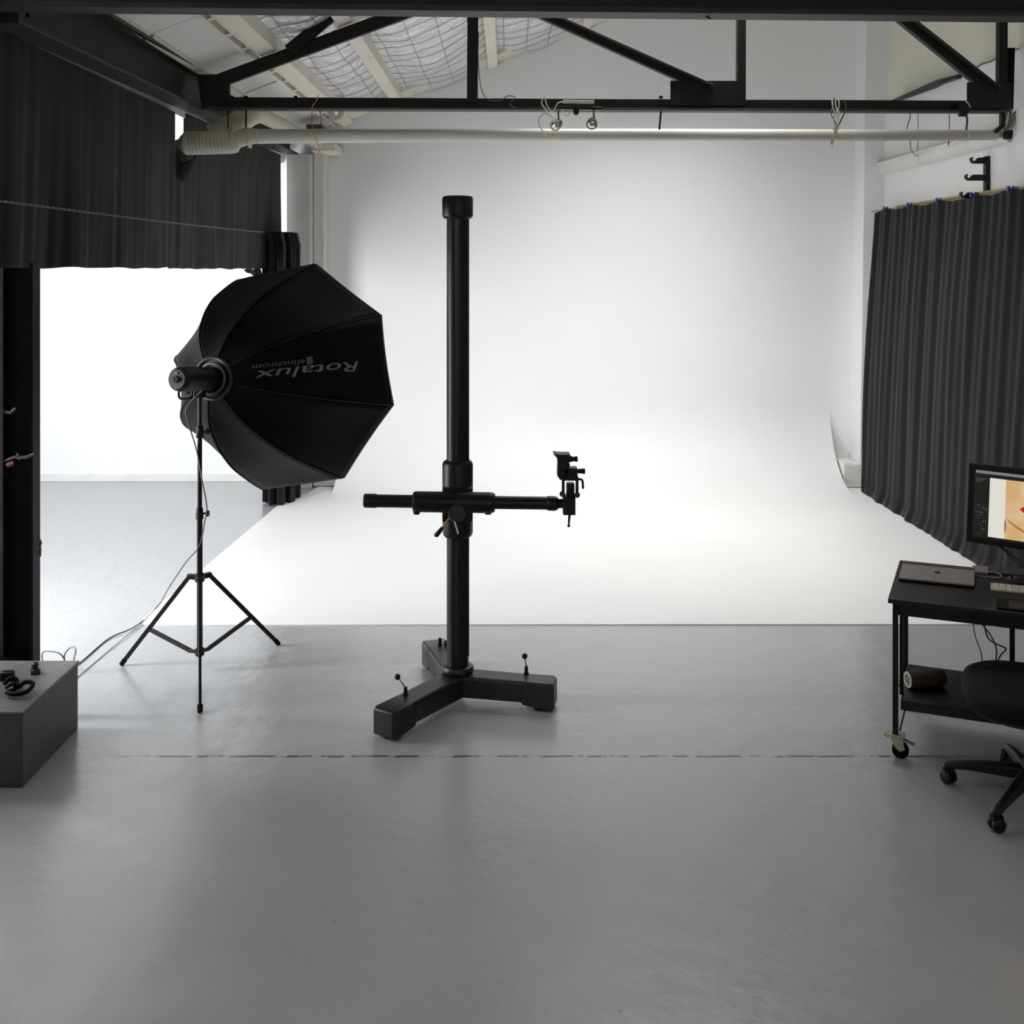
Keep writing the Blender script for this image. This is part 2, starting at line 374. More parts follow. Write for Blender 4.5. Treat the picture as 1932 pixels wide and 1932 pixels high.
def ty(px): return 8.0+.4*(px-385)/1520          # truss plane
def tp(px, py, off=0): return at(px, py, ty(px)+off)
t = thing('roof_truss', 'black steel roof truss with uprights and diagonals hanging over the studio', 'truss', (.7, 8.2, 3.45))
def mem(name, p, q, w=.055, h=.075, m='steel', off=0):
    return part(name, MB().bar(tp(*p, off), tp(*q, off), w, h), M[m], t, bevel=.004)
mem('bottom_chord', (392, 192.5), (1900, 199), .02, .07)
part('bottom_flange', MB().bar(tp(392, 205), tp(1898, 211), .13, .014), M['steelb'], t, bevel=.003)
mem('upright', (891, 196), (893, -140), .07, .078)
part('upright', MB().bar(tp(1397.5, 196), tp(1399, -240), .06, .062), M['steel'], t, bevel=.004)
part('upright', MB().bar(tp(1889, 205), tp(1893, -330), .06, .066), M['steel'], t, bevel=.004)
mem('diagonal', (415, 152), (790, 14), .05, .095)
mem('diagonal', (790, 14), (1100, -110), .05, .095)
mem('diagonal', (545, 96), (735, -60), .05, .085, off=-.03)
mem('diagonal', (975, 8), (1338, 172), .06, .052); mem('diagonal', (975, 8), (700, -116), .06, .052)
mem('flange', (982, 2), (1345, 164), .13, .012, 'steelb', -.02)
mem('diagonal', (1660, 3), (1876, 178), .06, .07); mem('diagonal', (1660, 3), (1500, -127), .06, .07)
mem('flange', (1672, 2), (1882, 168), .13, .012, 'steelb', -.02)
def plate(pts, th=.014, off=-.03):
    return MB().prism([tp(x, y, off) for x, y in pts], (0, th, 0))
part('gusset_plate', plate([(372, 140), (432, 140), (432, 205), (380, 205)], .05), M['steel'], t, bevel=.003)
part('gusset_plate', plate([(1265, 152), (1406, 152), (1406, 200), (1265, 200)]), M['steel'], t, bevel=.003)
part('gusset_plate', plate([(1825, 155), (1908, 155), (1910, 206), (1825, 206)]), M['steel'], t, bevel=.003)
part('end_plate', MB().prism([tp(1899, 90, .05), tp(1915, 90, .05), tp(1912, 206, .05), tp(1899, 206, .05)], (0, .03, 0)), M['blackm'], t)
part('hanger_bracket', MB().prism([tp(1809, 193, -.08), tp(1832, 193, -.08), tp(1832, 207, -.08), tp(1822, 219, -.08), tp(1812, 219, -.08)], (0, .04, 0)), M['black'], t)
for px in (464, 558, 1247):
    part('bolt', MB().cyl(tp(px, 186, -.02), tp(px, 181, -.02), .014, n=6), M['black'], t)
part('wall_strut', MB().bar(tp(1891, 205), tp(1891, 240), .03, .05).bar(tp(1893, 236), tp(1876, 250), .03, .03), M['black'], t, bevel=.003)
part('top_chord', MB().bar(V((-2.2, 8.0, 4.30)), V((3.9, 8.4, 6.0)), .08, .08), M['steel'], t)
# short black brace behind right end of the truss, lying along the right wall ledge
c = MB(); c.add([at(1679, 190, 11.2), at(1712, 190, 11.2), at(1773, 158, 10.0), at(1802, 148, 9.7), at(1806, 142, 9.7), at(1768, 150, 10.0)]
                + [p+V((.05, 0, 0)) for p in (at(1679, 190, 11.2), at(1712, 190, 11.2), at(1773, 158, 10.0), at(1802, 148, 9.7), at(1806, 142, 9.7), at(1768, 150, 10.0))],
                [(0, 1, 2, 3, 4, 5), (11, 10, 9, 8, 7, 6)]+[(k, (k+1) % 6, 6+(k+1) % 6, 6+k) for k in range(6)])
tag(part('steel_brace', c, M['steelb'], bevel=.003), 'short tapering dark brace lying along the right wall ledge behind the truss end', 'brace')
# cream sheet above the right wall
c = MB().grid(lambda u, v: V((XR+.035-.02*math.sin(v*40)*math.exp(-u*3)-.02*noise.noise(V((v*6, u*2, 1))), 6.8+5.22*v, 4.0+.03*math.sin(v*9)*(1-u)+1.9*u)), 20, 90)
tag(part('fabric_sheet', c, M['cream'], smooth=80), 'cream fabric sheet hanging above the ledge of the right wall', 'sheet')
c = MB(); c.tube([V((XR-.01, 8.6+2.9*k/30, 4.0+.006*math.sin(k*2.1))) for k in range(31)], .006, 5)  # dark strand standing in for the dark gap under the sheet
tag(part('ledge_gap_line', c, M['cableg']), 'thin dark line for the gap along the top ledge of the right wall', 'wire')

# ------------------------------------------------------------------ pipes and ducts under the truss
def py_(px): return 8.05+.75*(px-460)/1440
t = thing('overhead_pipe', 'long pale horizontal pipe hanging just below the truss', 'pipe', (.7, 8.4, 3.3))
pp = [(463, 257.5, .054), (700, 256.5, .051), (950, 254.5, .047), (1250, 254, .045), (1600, 255, .044), (1880, 255, .041)]
part('pipe', MB().tube([at(x, y, py_(x)) for x, y, r in pp], 0, 24, rr=[r for x, y, r in pp]), M['pipe'], t)
part('end_cap', MB().cyl(at(1876, 255, py_(1880)), at(1903, 254, py_(1903)), .030, .026), M['pipe'], t)
part('end_bracket', MB().prism([at(1898, 245, 8.72), at(1911, 245, 8.72), at(1908, 262, 8.72), at(1898, 262, 8.72)], (0, .05, 0)), M['black'], t)
part('strap', MB().bar(tp(1247, 208), at(1244, 244, 8.3), .012, .02), M['black'], t)
part('strap', MB().bar(tp(430, 208), at(430, 243, 8.0), .01, .014), M['black'], t)
part('strap', MB().bar(tp(464, 208), at(464, 250, 8.0), .012, .018), M['black'], t)
part('strap', MB().tube(smoothpath([tp(1821, 215), at(1825, 226, 8.5), at(1823, 244, 8.7)]), .008, 6), M['black'], t)
t = thing('flexible_duct', 'fat ribbed pale flexible duct joining the left end of the overhead pipe', 'duct', at(400, 270, 8.0))
n = 60; pts = []; rr = []
for k in range(n+1):
    u = k/n; px = 340+(485-340)*u
    yy = 271-4*u if px < 440 else 267-10*min(1, (px-440)/25)
    base = .083 if px < 438 else (.083-.024*min(1, (px-438)/10) if px < 452 else .062-.008*max(0, min(1, (px-468)/14)))
    if px < 350: base *= math.sqrt(max(.15, (px-336)/14))*.98
    pts.append(at(px, yy, 7.98)); rr.append(base+.0022*math.sin(k*2.2))
part('ribbed_sleeve', MB().tube(pts, 0, 28, rr=rr), M['duct'], t)
for px in (352, 362, 440, 470):
    r_ = .085 if px < 445 else .063
    part('clamp_band', MB().cyl(at(px, 270 if px < 438 else 263, 7.98), at(px+3, 270 if px < 438 else 263, 7.98), r_+.001, n=28), M['pipe'], t)
t = thing('flexible_duct', 'pale branch duct bending back from the flexible duct toward the far wall', 'duct', at(480, 220, 8.3))
bp_ = smoothpath([at(398, 256, 8.10), at(428, 243, 8.12), at(458, 226, 8.25), at(480, 214, 8.55), at(502, 222, 9.1), at(555, 248, 10.3), at(600, 270, 11.5)], 10)
rr = [(.082 if i < 32 else .062)+.0016*math.sin(i*2.3)*(i < 32) for i in range(len(bp_))]
part('sleeve', MB().tube(bp_, 0, 24, rr=rr), M['duct'], t)
part('collar', MB().tube([bp_[31], bp_[33], bp_[34]], .075, 24), M['pipe'], t)

# clutter where the roof meets the far left corner
t = thing('roof_bracket', 'small jumble of pale timber blocks and brackets in the far left roof corner', 'bracket', (-1.85, 11.6, 3.7))
part('block', MB().box((-1.99, 11.3, 3.60), (-1.72, 11.5, 3.68)), M['timber'], t, bevel=.004)
part('block', MB().box((-2.05, 11.55, 3.52), (-1.80, 12.0, 3.60)), M['timber'], t, bevel=.004)
part('elbow', MB().tube(smoothpath([V((-1.75, 10.9, 3.84)), V((-1.7, 10.9, 3.76)), V((-1.66, 10.95, 3.80)), V((-1.64, 11, 3.9))]), .03, 10), M['pipe'], t)
part('box', MB().box((-2.02, 11.1, 3.64), (-1.86, 11.3, 3.74)), M['cableg'], t)

# ------------------------------------------------------------------ cables and cords overhead
def cable(name, pts, r, m, label, cat='cable', n=6, group=None):
    return tag(part(name, MB().tube(smoothpath(pts, n), r, 6), M[m]), label, cat, group)
cable('cord', [at(601, 180, 8.0), at(597, 190, 7.95), at(589, 203, 7.95), at(589, 232, 7.95), at(592, 252, 7.9), at(600, 272, 7.95), at(603, 288, 8.0)], .0035, 'cableo', 'thin orange cord dangling past the pipe near its left end', 'cord')
cable('cord', [at(600, 183, 8.1), at(602, 206, 8.1), at(606, 222, 8.1), at(604, 244, 8.15)], .003, 'cableg', 'short dark cord hanging just right of the orange cord', 'cord')
cable('cable', [at(903, 60, 8.0), at(902, 110, 8.0), at(905, 150, 7.98), at(912, 178, 7.95), at(925, 189, 7.95), at(945, 189, 7.95), at(958, 181, 7.95), at(972, 184, 7.95), at(962, 196, 7.95), at(974, 205, 7.95)], .0035, 'cableg', 'thin grey cable drooping from the second truss upright from the left onto the chord')
cable('cable', [at(1574, 184, 8.2), at(1572, 200, 8.2), at(1568, 215, 8.2), at(1576, 232, 8.4), at(1578, 250, 8.45), at(1571, 262, 8.5), at(1568, 272, 8.5)], .004, 'cableg', 'dark cable hanging by the tied bundle on the truss chord, its leftmost strand', group=None)
t = thing('cable_bundle', 'tied bundle of pale cables wound over the chord and pipe toward the right', 'cable', at(1577, 225, 8.3))
for i, q in enumerate([[(1570, 188), (1572, 204), (1580, 220), (1577, 240), (1576, 262)], [(1582, 186), (1583, 202), (1573, 222), (1578, 246), (1580, 264)],
                       [(1592, 188), (1597, 204), (1588, 224), (1580, 240)], [(1576, 186), (1578, 204), (1584, 214), (1578, 232), (1574, 250), (1570, 278)]]):
    part('strand', MB().tube(smoothpath([at(x, y, 8.18 if y < 215 else 8.3) for x, y in q]), .005, 6), M['cablew' if i != 2 else 'cableg'], t)
part('tie', MB().tube([at(1577+5*math.cos(a), 243+3*math.sin(a), 8.27) for a in [k*PI/6 for k in range(12)]], .004, 5, closed=True), M['cablew'], t)
cable('wire', [at(1719, 208, 8.6), at(1716, 225, 8.7), at(1712, 242, 8.8), at(1717, 262, 9.2), at(1719, 282, 10), at(1728, 294, 10.6)], .004, 'cableg', 'crooked dark wire hanging from the chord to the moulding on the right wall', 'wire')
cable('wire', [at(1732, 208, 10.6), at(1732, 250, 10.6), at(1731, 296, 10.6)], .003, 'cableg', 'straight thin wire hanging beside the crooked wire on the right wall', 'wire')
cable('wire', [at(1791, 216, 9.8), at(1791, 245, 9.8), at(1789, 274, 9.8)], .004, 'cableg', 'straight thin wire on the right wall, nearest the truss end', 'wire')
cable('cable', [at(1822, 190, 8.3), at(1830, 202, 8.3), at(1824, 222, 8.5), at(1824, 240, 8.7), at(1829, 255, 8.7), at(1823, 265, 8.75)], .005, 'cablew', 'white cable hanging over the pipe under the truss end bracket')
t = thing('cable_bundle', 'loops of grey cable draped at the right end of the overhead pipe', 'cable', at(1908, 225, 8.7))
for k in range(4):
    part('loop', MB().tube(smoothpath([at(1901+3*k, 206+k, 8.7), at(1897+4*k, 225, 8.68), at(1893+4*k, 243, 8.7), at(1906+2*k, 238, 8.66), at(1914+2*k, 214+k, 8.68), at(1940, 194+3*k, 8.6), at(1975, 178+3*k, 8.6)]), .007, 6), M['cablew' if k % 2 else 'cableg'], t)

# spotlights under the chord
t = thing('spotlight_bar', 'black bar with two small metal spotlights and a white ballast hung from the truss chord', 'light fixture', at(1090, 205, 8.05))
part('bar', MB().bar(at(1050, 203.5, 8.06), at(1136, 205, 8.08), .04, .022), M['black'], t, bevel=.004)
part('ballast', MB().bar(at(1062, 192, 8.06), at(1121, 193, 8.06), .03, .026), M['cablew'], t, bevel=.003)
part('clamp', MB().rings([(at(1087, 198, 8.0), .016), (at(1087, 205, 8.0), .022), (at(1087, 214, 8.0), .020), (at(1087, 217, 8.0), .01)], 12), M['black'], t)
for px, py, dx in ((1050, 235, -.5), (1117, 232, -.1)):
    part('stem', MB().cyl(at(px+3, 207, 8.06), at(px+4, py-8, 8.06), .007, n=8), M['bronze'], t)
    cc = at(px, py, 8.05); d = V((dx, -.75, -.45)).normalized()
    h = part('spotlight_head', MB().rings([(cc-d*.055, .012), (cc-d*.045, .026), (cc-d*.01, .036), (cc+d*.02, .040), (cc+d*.03, .040)], 20), M['bronze'], t)
    part('lens', MB().rings([(cc+d*.026, .033), (cc+d*.034, .024), (cc+d*.037, .008)], 20), M['chrome'], h)
part('cable', MB().tube(smoothpath([at(1025, 184, 7.95), at(1022, 195, 7.95), at(1030, 207, 7.95), at(1036, 216, 7.95), at(1047, 225, 7.95), at(1030, 214, 7.95), at(1018, 222, 7.95), at(1017, 235, 7.95), at(1024, 248, 7.95), at(1034, 258, 7.95)]), .005, 6), M['cablew'], t)
part('cable', MB().tube(smoothpath([at(1028, 184, 7.96), at(1032, 199, 7.96), at(1040, 210, 7.96), at(1046, 207, 7.96), at(1052, 195, 7.96), at(1062, 192, 7.98)]), .005, 6), M['cablew'], t)
part('cable', MB().tube(smoothpath([at(1060, 207, 8), at(1066, 215, 8), at(1072, 217, 8), at(1078, 208, 8)]), .004, 6), M['cablew'], t)

# ------------------------------------------------------------------ curtains
def fold(s, z, seed, amp):
    return amp*(.35*math.sin(s*9+seed+.6*math.sin(s*3.1+seed)+.8*z)+.10*math.sin(s*23+seed*2.3+.3*math.sin(z*2))+1.7*noise.noise(V((s*2.4-.9*z, z*.6, seed)))+.6*noise.noise(V((s*12-.8*z, z*.4, seed))))
def curtain(name, label, path, s1, ztop, zbot, amp, seed, m, nu=220, nv=26, group=None, cat='curtain', ampf=lambda v: 1):
    def fn(u, v):
        p, nrm = path(u); zt, zb = ztop(u), zbot(u); z = zb+(zt-zb)*v
        return V((p.x, p.y, z))+nrm*fold(u*s1, z, seed, amp)*ampf(v)
    o = part(name, MB().grid(fn, nu, nv), M[m], solid=.004, smooth=80)
    return tag(o, label, cat, group)
LX = -2.43
curtain('curtain', 'black curtain hung above the opening at the upper left, nearest the camera',
        lambda u: (V((LX, 4.95+3.15*u, 0)), V((1, 0, 0))), 3.2, lambda u: 3.44, lambda u: 2.305+.012*noise.noise(V((u*9, 0, 2))), .014, 1.3, 'drape', 200, 30, ampf=lambda v: .35+.9*(1-v)**1.5)
def far_path(u): return (V((LX-.03+.10*u, 8.42+3.08*u, 0)), V((1, 0, 0)))
def far_fn(u, v):
    z = 2.30+.01*noise.noise(V((u*12, 0, 5)))+1.18*v
    y0 = 8.42 if z > 3.30 else 8.42-.40*min(1, (3.30-z)/.10)
    y = y0+(11.52-y0)*u
    return V((LX-.03+.10*u+fold(u*3.2, z, 4.1, .011)*(.4+.8*(1-v)), y, z))
tag(part('curtain', MB().grid(far_fn, 200, 30), M['drape'], solid=.004, smooth=80), 'black curtain above the opening reaching the white pilaster', 'curtain')
tag(part('curtain_flap', MB().grid(lambda u, v: V((LX+.02+.05*math.sin(PI*u)*(1-v), 8.14+.42*u-.0*v, 3.07+.12*u-(.55*u*(1-u)+.06)*v*(1.2-u))), 12, 8), M['blackm'], solid=.004, smooth=80),
    'small loose black fold hanging below the left end of the ribbed duct', 'cloth')
# gathered curtain at the far end of the opening
def bunch(u, v):
    a = u*2*PI; z = .015+2.645*v
    cxp, cyp = -2.26+.10*(1-v)*0, 11.12
    ex, ey = .15, .34
    w = 1+.16*math.sin(a*9+.7*math.sin(v*4))+.08*math.sin(a*17+1)
    return V((cxp+ex*w*math.cos(a)-.03*(v > .98), cyp+ey*w*math.sin(a), z))
tag(part('curtain', MB().grid(bunch, 140, 22), M['drape2'], smooth=80), 'black curtain gathered into a bundle behind the softbox', 'curtain')
tag(part('curtain_tie', MB().grid(lambda u, v: V((-2.44+.1*u*v, 10.2+.75*u, 2.31-.36*v*(u**1.3)-.02*math.sin(u*14))), 14, 10), M['drape2'], solid=.004),
    'loose grey flap of black cloth pulled toward the gathered curtain', 'cloth')
# rope across the black curtains
rp = [V((-2.37, 5.0+6.3*k/260, 2.615+.045*k/260-.01*math.sin(PI*k/260))) for k in range(261)]
t = thing('rope', 'pale twisted rope stretched across the black curtains at the left', 'rope', (-2.37, 8, 2.62))
for ph in (0, PI):
    part('strand', MB().tube([p+V((.004*math.cos(k*1.1+ph), 0, .004*math.sin(k*1.1+ph))) for k, p in enumerate(rp)], .0042, 5), M['rope'], t)

# right curtain
yc = [8.41-.7, 8.41, 9.09, 9.82, 10.53, 11.2]
def rtop(y):
    z = 2.905
    d = min(abs(y-q) for q in yc+[7.0, 6.3]); return z-.025*min(1, d/.3)+.012*noise.noise(V((y*9, 0, 0)))
def rc(u, v):
    y = 6.4+5.12*u; z0 = .02; z = z0+(rtop(y)-z0)*v
    x = 3.80-.15*(1-v)**1.2-.03*math.sin(v*3)
    ph = y*2*PI/.355
    f = .007*math.sin(ph+.9*math.sin(y*5)+.3*z)+.006*math.sin(ph*2.3+1+.5*z)+.034*noise.noise(V((y*4.5, z*.35, 9)))
    f *= (.55+.45*v)
    out = .06*max(0, 1-v/.035)*(.6+.5*noise.noise(V((y*6, 1, 1))))
    yy = y+.025*math.sin(z*1.6+y)*(1-v) - (.10*max(0, u-.93)/.07*max(0, 1-v/.03))
    return V((x+f-out, yy, z))
tag(part('curtain', MB().grid(rc, 420, 44), M['drape2'], solid=.005, smooth=80), 'long black pleated curtain hanging to the floor along the right wall', 'curtain')
tag(part('curtain_batten', MB().box((3.86, 8.5, 2.865), (3.90, 11.1, 2.93)), M['raw'], bevel=.003), 'yellowish timber batten fixed to the right wall behind the curtain top', 'batten')
tag(part('curtain_wire', MB().tube([V((3.81, 6.4+5.3*k/20, 2.90)) for k in range(21)], .004, 6), M['cableg']), 'thin taut wire the right black curtain hangs from', 'wire')
words = ['blue clip on the right curtain top, at its far left corner', 'blue clip on the right curtain top, second from the curtain corner', 'blue clip on the right curtain top, third from the curtain corner', 'blue clip on the right curtain top, just right of the hook bracket foot', 'blue clip on the right curtain top, nearest the right picture edge']
for i, y in enumerate([11.2, 10.53, 9.82, 9.09, 8.41]):
    tt = thing('clip', words[i], 'clip', (3.775, y, 2.90), 'blue clips on the right curtain')
    part('jaw', MB().box((3.765, y-.014, 2.885), (3.78, y+.014, 2.925)), M['blue'], tt, bevel=.004)
    part('jaw', MB().box((3.80, y-.014, 2.885), (3.815, y+.014, 2.925)), M['blue'], tt, bevel=.004)
    part('spring', MB().cyl((3.79, y-.012, 2.915), (3.79, y+.012, 2.915), .009, n=10), M['chrome'], tt)
# background-roll bracket
t = thing('hook_bracket', 'black wall bracket with three upturned hooks above the right curtain', 'bracket', (3.93, 9.16, 2.9))
part('backplate', MB().box((3.915, 9.13, 2.89), (3.95, 9.19, 3.225)), M['black'], t, bevel=.003)
for z, xe in ((3.195, 3.80), (3.055, 3.757), (2.91, 3.715)):
    part('hook', MB().prism([(3.93, 9.14, z-.03), (xe+.02, 9.14, z-.03), (xe, 9.14, z-.012), (xe-.004, 9.14, z+.012), (xe+.012, 9.14, z+.024), (xe+.016, 9.14, z+.014), (xe+.008, 9.14, z+.004), (xe+.018, 9.14, z-.012), (xe+.033, 9.14, z-.010), (xe+.06, 9.14, z+.018), (3.93, 9.14, z+.018)], (0, .04, 0)), M['black'], t)

# ------------------------------------------------------------------ left post with clamps, painted plinth
t = thing('post', 'tall black-painted post at the left picture edge behind the grey plinth', 'post', (-2.7, 5.7, 0))
part('front_board', MB().box((-3.1, 5.64, 0), (-2.425, 5.66, 2.33)), M['blackm'], t)
part('side_board', MB().box((-2.44, 5.66, 0), (-2.42, 5.75, 2.33)), mat('mottled_black', (46, 43, 46), .7, noise_scale=20, var=.25), t, bevel=.002)  # side board in a paler, mottled black than the front
part('edge_strip', MB().box((-2.58, 5.60, 0.34), (-2.545, 5.64, 2.33)), M['steel'], t)
def clamp(label, pts, tip):
    tt = thing('clamp', label, 'clamp', pts[0], 'clamps hung on the black post')
    part('handle', MB().tube(smoothpath(pts[:3]), .009, 8), M['steelb'], tt)
    part('handle', MB().tube(smoothpath([pts[1], (V(pts[1])+V(pts[3]))/2+V((0, 0, -.01)), pts[3]]), .009, 8), M['steelb'], tt)
    part('jaw', MB().tube([pts[0], V(pts[0])+V((-.02, 0, .03))], .006, 8), M['castiron'], tt)
    if tip: part('rubber_grip', MB().cyl(tip[0], tip[1], .013, n=10), M['red'], tt, label='red rubber grip')
Yc = 5.61
clamp('spring clamp with a red grip hung low on the black post', [at(40, 866, Yc), at(30, 862, Yc), at(8, 870, Yc), at(66, 856, Yc)], (at(14, 878, Yc), at(27, 873, Yc)))
clamp('small clamp hung higher on the black post, at the picture edge', [at(12, 780, Yc), at(14, 777, Yc), at(6, 776, Yc), at(30, 770, Yc)], None)
t = thing('clamp', 'small clamp gripping the right side of the black post at knee height', 'clamp', at(77, 1030, 5.7), 'clamps hung on the black post')
part('jaw', MB().box(at(73, 1030, 5.69), at(80, 1021, 5.72)), M['black'], t, bevel=.003)
part('jaw', MB().box(at(73, 1042, 5.69), at(79, 1035, 5.72)), M['black'], t, bevel=.003)
part('screw', MB().cyl(at(76, 1050, 5.7), at(76, 1018, 5.7), .005, n=8), M['bronze'], t)
t = thing('plinth', 'low grey-painted block at the lower left with a worn top', 'plinth', (-2.8, 5.25, 0))
part('body', MB().box((-3.3, 4.93, 0), (-2.155, 5.57, .325)), M['plinth'], t, bevel=.006)
part('top', MB().box((-3.3, 4.925, .325), (-2.15, 5.575, .338)), M['plinthtop'], t, bevel=.004)
tag(part('floor_post', MB().box((-2.62, 5.0, .338), (-2.592, 5.03, 1.2)), M['black'], bevel=.003), 'thin black bar standing on the plinth at the left picture edge', 'bar')
z0 = .338
t = thing('strap', 'tangled black strap lying on the grey plinth', 'strap', gr(30, 1300, z0))
pts = [gr(x, y, z0+dz) for x, y, dz in ((8, 1290, .02), (20, 1280, .045), (32, 1284, .03), (28, 1300, .02), (12, 1306, .02), (30, 1310, .02), (52, 1304, .025), (62, 1290, .04), (48, 1287, .045), (34, 1296, .03), (24, 1290, .05), (12, 1296, .02))]
part('webbing', MB().tube(smoothpath(pts), .010, 8), M['blackm'], t)
part('buckle', MB().box(gr(14, 1284, z0+.0)+V((-.03, -.02, .0)), gr(14, 1284, z0)+V((.03, .02, .045))), M['black'], t, bevel=.006)
t = thing('bolt_fitting', 'small dark fitting standing on the plinth near the black post', 'fitting', gr(66, 1270, z0))
b0 = gr(66, 1271, z0)
part('base', MB().rings([(b0, .026), (b0+V((0, 0, .022)), .024), (b0+V((0, 0, .026)), .016)], 16), M['castiron'], t)
part('stud', MB().rings([(b0+V((0, 0, .026)), .015), (b0+V((0, 0, .05)), .017), (b0+V((0, 0, .054)), .012)], 8), M['castiron'], t)
t = thing('cable_coil', 'loose loops of thin cable lying behind the plinth', 'cable', gr(110, 1240))
part('loop', MB().tube(smoothpath([gr(80, 1250), at(80, 1232, 6.4), at(92, 1229, 6.35), at(110, 1232, 6.3), at(121, 1243, 6.3), gr(124, 1262)]), .004, 6), M['cableg'], t)
part('loop', MB().tube(smoothpath([gr(121, 1258), at(122, 1236, 6.3), at(128, 1226, 6.3), at(134, 1221, 6.3)]), .004, 6), M['cableg'], t)
part('plug_tail', MB().tube(smoothpath([at(134, 1221, 6.3), at(140, 1222, 6.3), at(142, 1232, 6.3), gr(134, 1262)]), .006, 6), M['cablew'], t)

# ------------------------------------------------------------------ studio camera stand
BC = V((-.272, 5.92, 0))
t = thing('camera_stand', 'heavy black studio camera stand with three-legged base and cross arm', 'camera stand', BC)
ends = [V((.245, 5.825, 0)), V((-.615, 5.43, 0)), V((-.44, 6.47, 0))]
def legmesh(e):
    c = MB(); d = (e-BC); L = d.length; d.normalize(); s = V((-d.y, d.x, 0)); up = V((0, 0, 1))
    sec = [(0.0, .066, .045, .155), (.10, .066, .045, .155), (L-.17, .066, .042, .150), (L-.165, .068, .030, .150), (L-.02, .068, .008, .150), (L, .060, .018, .140)]
    vs = []
    for q, w, za, zb in sec:
        for a, b in ((-1.05, za), (1.05, za), (1.05, zb-.012), (.92, zb), (-.92, zb), (-1.05, zb-.012)): vs.append(BC+d*q+s*w*a+up*b)
    fs = [(i*6+k, i*6+(k+1) % 6, (i+1)*6+(k+1) % 6, (i+1)*6+k) for i in range(len(sec)-1) for k in range(6)]
    fs += [(5, 4, 3, 2, 1, 0), tuple(6*(len(sec)-1)+k for k in range(6))]
    return c.add(vs, fs), d, L
for e in ends:
    lm, d, L = legmesh(e)
    lg = part('leg', lm, M['castiron'], t, bevel=.006)
    part('foot_pad', MB().cyl(BC+d*(L-.07), BC+d*(L-.07)+V((0, 0, .03)), .045, n=20), M['blackm'], lg)
jacks = [(gr(993, 1271, .15), (990, 1238)), (gr(765, 1311, .15), (750, 1277)), (gr(830, 1217, .15), (842, 1213))]
for q, (bx, by) in jacks:
    j = part('levelling_screw', MB().cyl(q, q+V((0, 0, .04)), .0095, n=12).cyl(q+V((0, 0, -.004)), q+V((0, 0, .006)), .014, n=12), M['black'], t)
    kb = at(bx, by, q.y+.0)
    part('lever', MB().cyl(q+V((0, 0, .036)), kb, .004, n=8), M['chrome'], j)
    part('knob', MB().ball(kb, .0155, 14), M['black'], j)
up = V((0, 0, 1))
part('hub', MB().rings([(BC+up*z, r) for z, r in ((.05, .06), (.06, .075), (.150, .078), (.158, .07))], 36), M['castiron'], t, smooth=30)
part('collar', MB().rings([(BC+up*z, r) for z, r in ((.156, .070), (.158, .080), (.168, .086), (.182, .086), (.192, .080), (.196, .066))], 36), M['castiron'], t)
def sx(px, Y=5.92): return X_(px, Y)
part('column', MB().rings([(BC+up*.15, .0585), (BC+up*2.60, .0585)], 40), M['black'], t)
part('gear_rack', MB().box(BC+V((-.012, -.0625, .25)), BC+V((.002, -.055, 2.57))), M['castiron'], t)
part('gear_rack', MB().box(BC+V((.050, -.03, .25)), BC+V((.062, -.018, 2.57))), M['black'], t)
part('column_cap', MB().rings([(BC+up*z, r) for z, r in ((2.566, .070), (2.572, .078), (2.582, .082), (2.668, .083), (2.682, .079), (2.686, .070))], 40), M['black'], t)
cr = part('carriage', MB().rings([(BC+up*z, r) for z, r in ((.878, .070), (.890, .079), (.905, .081), (1.258, .082), (1.272, .078), (1.283, .066))], 40), M['black'], t)
YA = 5.80
def ap(px, py): return at(px, py, YA)
part('cross_sleeve', MB().rings([(ap(779, 946), .045), (ap(783, 946), .052), (ap(788, 946.5), .054), (ap(924, 948.5), .054), (ap(930, 948.5), .052), (ap(934, 948.5), .045)], 28), M['black'], t, bevel=.002)
part('sleeve_mount', MB().box(V((-.35, 5.83, .97)), V((-.19, 5.90, 1.15))), M['black'], t, bevel=.01)
for px in (786, 921): part('clamp_knob', MB().rings([(ap(px, 958), .014), (ap(px, 964), .020), (ap(px, 970), .016)], 14), M['black'], t)
arm = part('cross_arm', MB().cyl(ap(706, 945), ap(1036, 949.5), .0335, n=24), M['black'], t)
part('end_cap', MB().rings([(ap(686, 944.5), .030), (ap(688, 944.5), .036), (ap(708, 945), .037), (ap(712, 945), .034)], 24), M['plastic'], arm)
part('end_flange', MB().rings([(ap(1032, 949.5), .034), (ap(1034, 949.5), .038), (ap(1046, 950), .038), (ap(1052, 950), .033), (ap(1054, 950), .024), (ap(1064, 950), .024)], 24), M['black'], arm)
l1 = part('brake_lever', MB().cyl(at(852, 972, 5.76), at(833, 998, 5.74), .006, n=8), M['yellow'], t, label='yellowish brake lever')
part('grip', MB().rings([(at(835, 995, 5.74), .008), (at(829, 1003, 5.74), .012), (at(823, 1010, 5.74), .013), (at(821, 1012, 5.74), .008)], 12), M['black'], l1)
part('crank', MB().cyl(at(856, 976, 5.76), at(865, 1007, 5.76), .005, n=8).cyl(at(855, 970, 5.80), at(856, 978, 5.75), .018, n=14), M['chrome'], t)
part('oval_badge', MB().rings([(at(862, 968, 5.742), .045), (at(862, 968, 5.736), .042)], 24), M['black'], t)
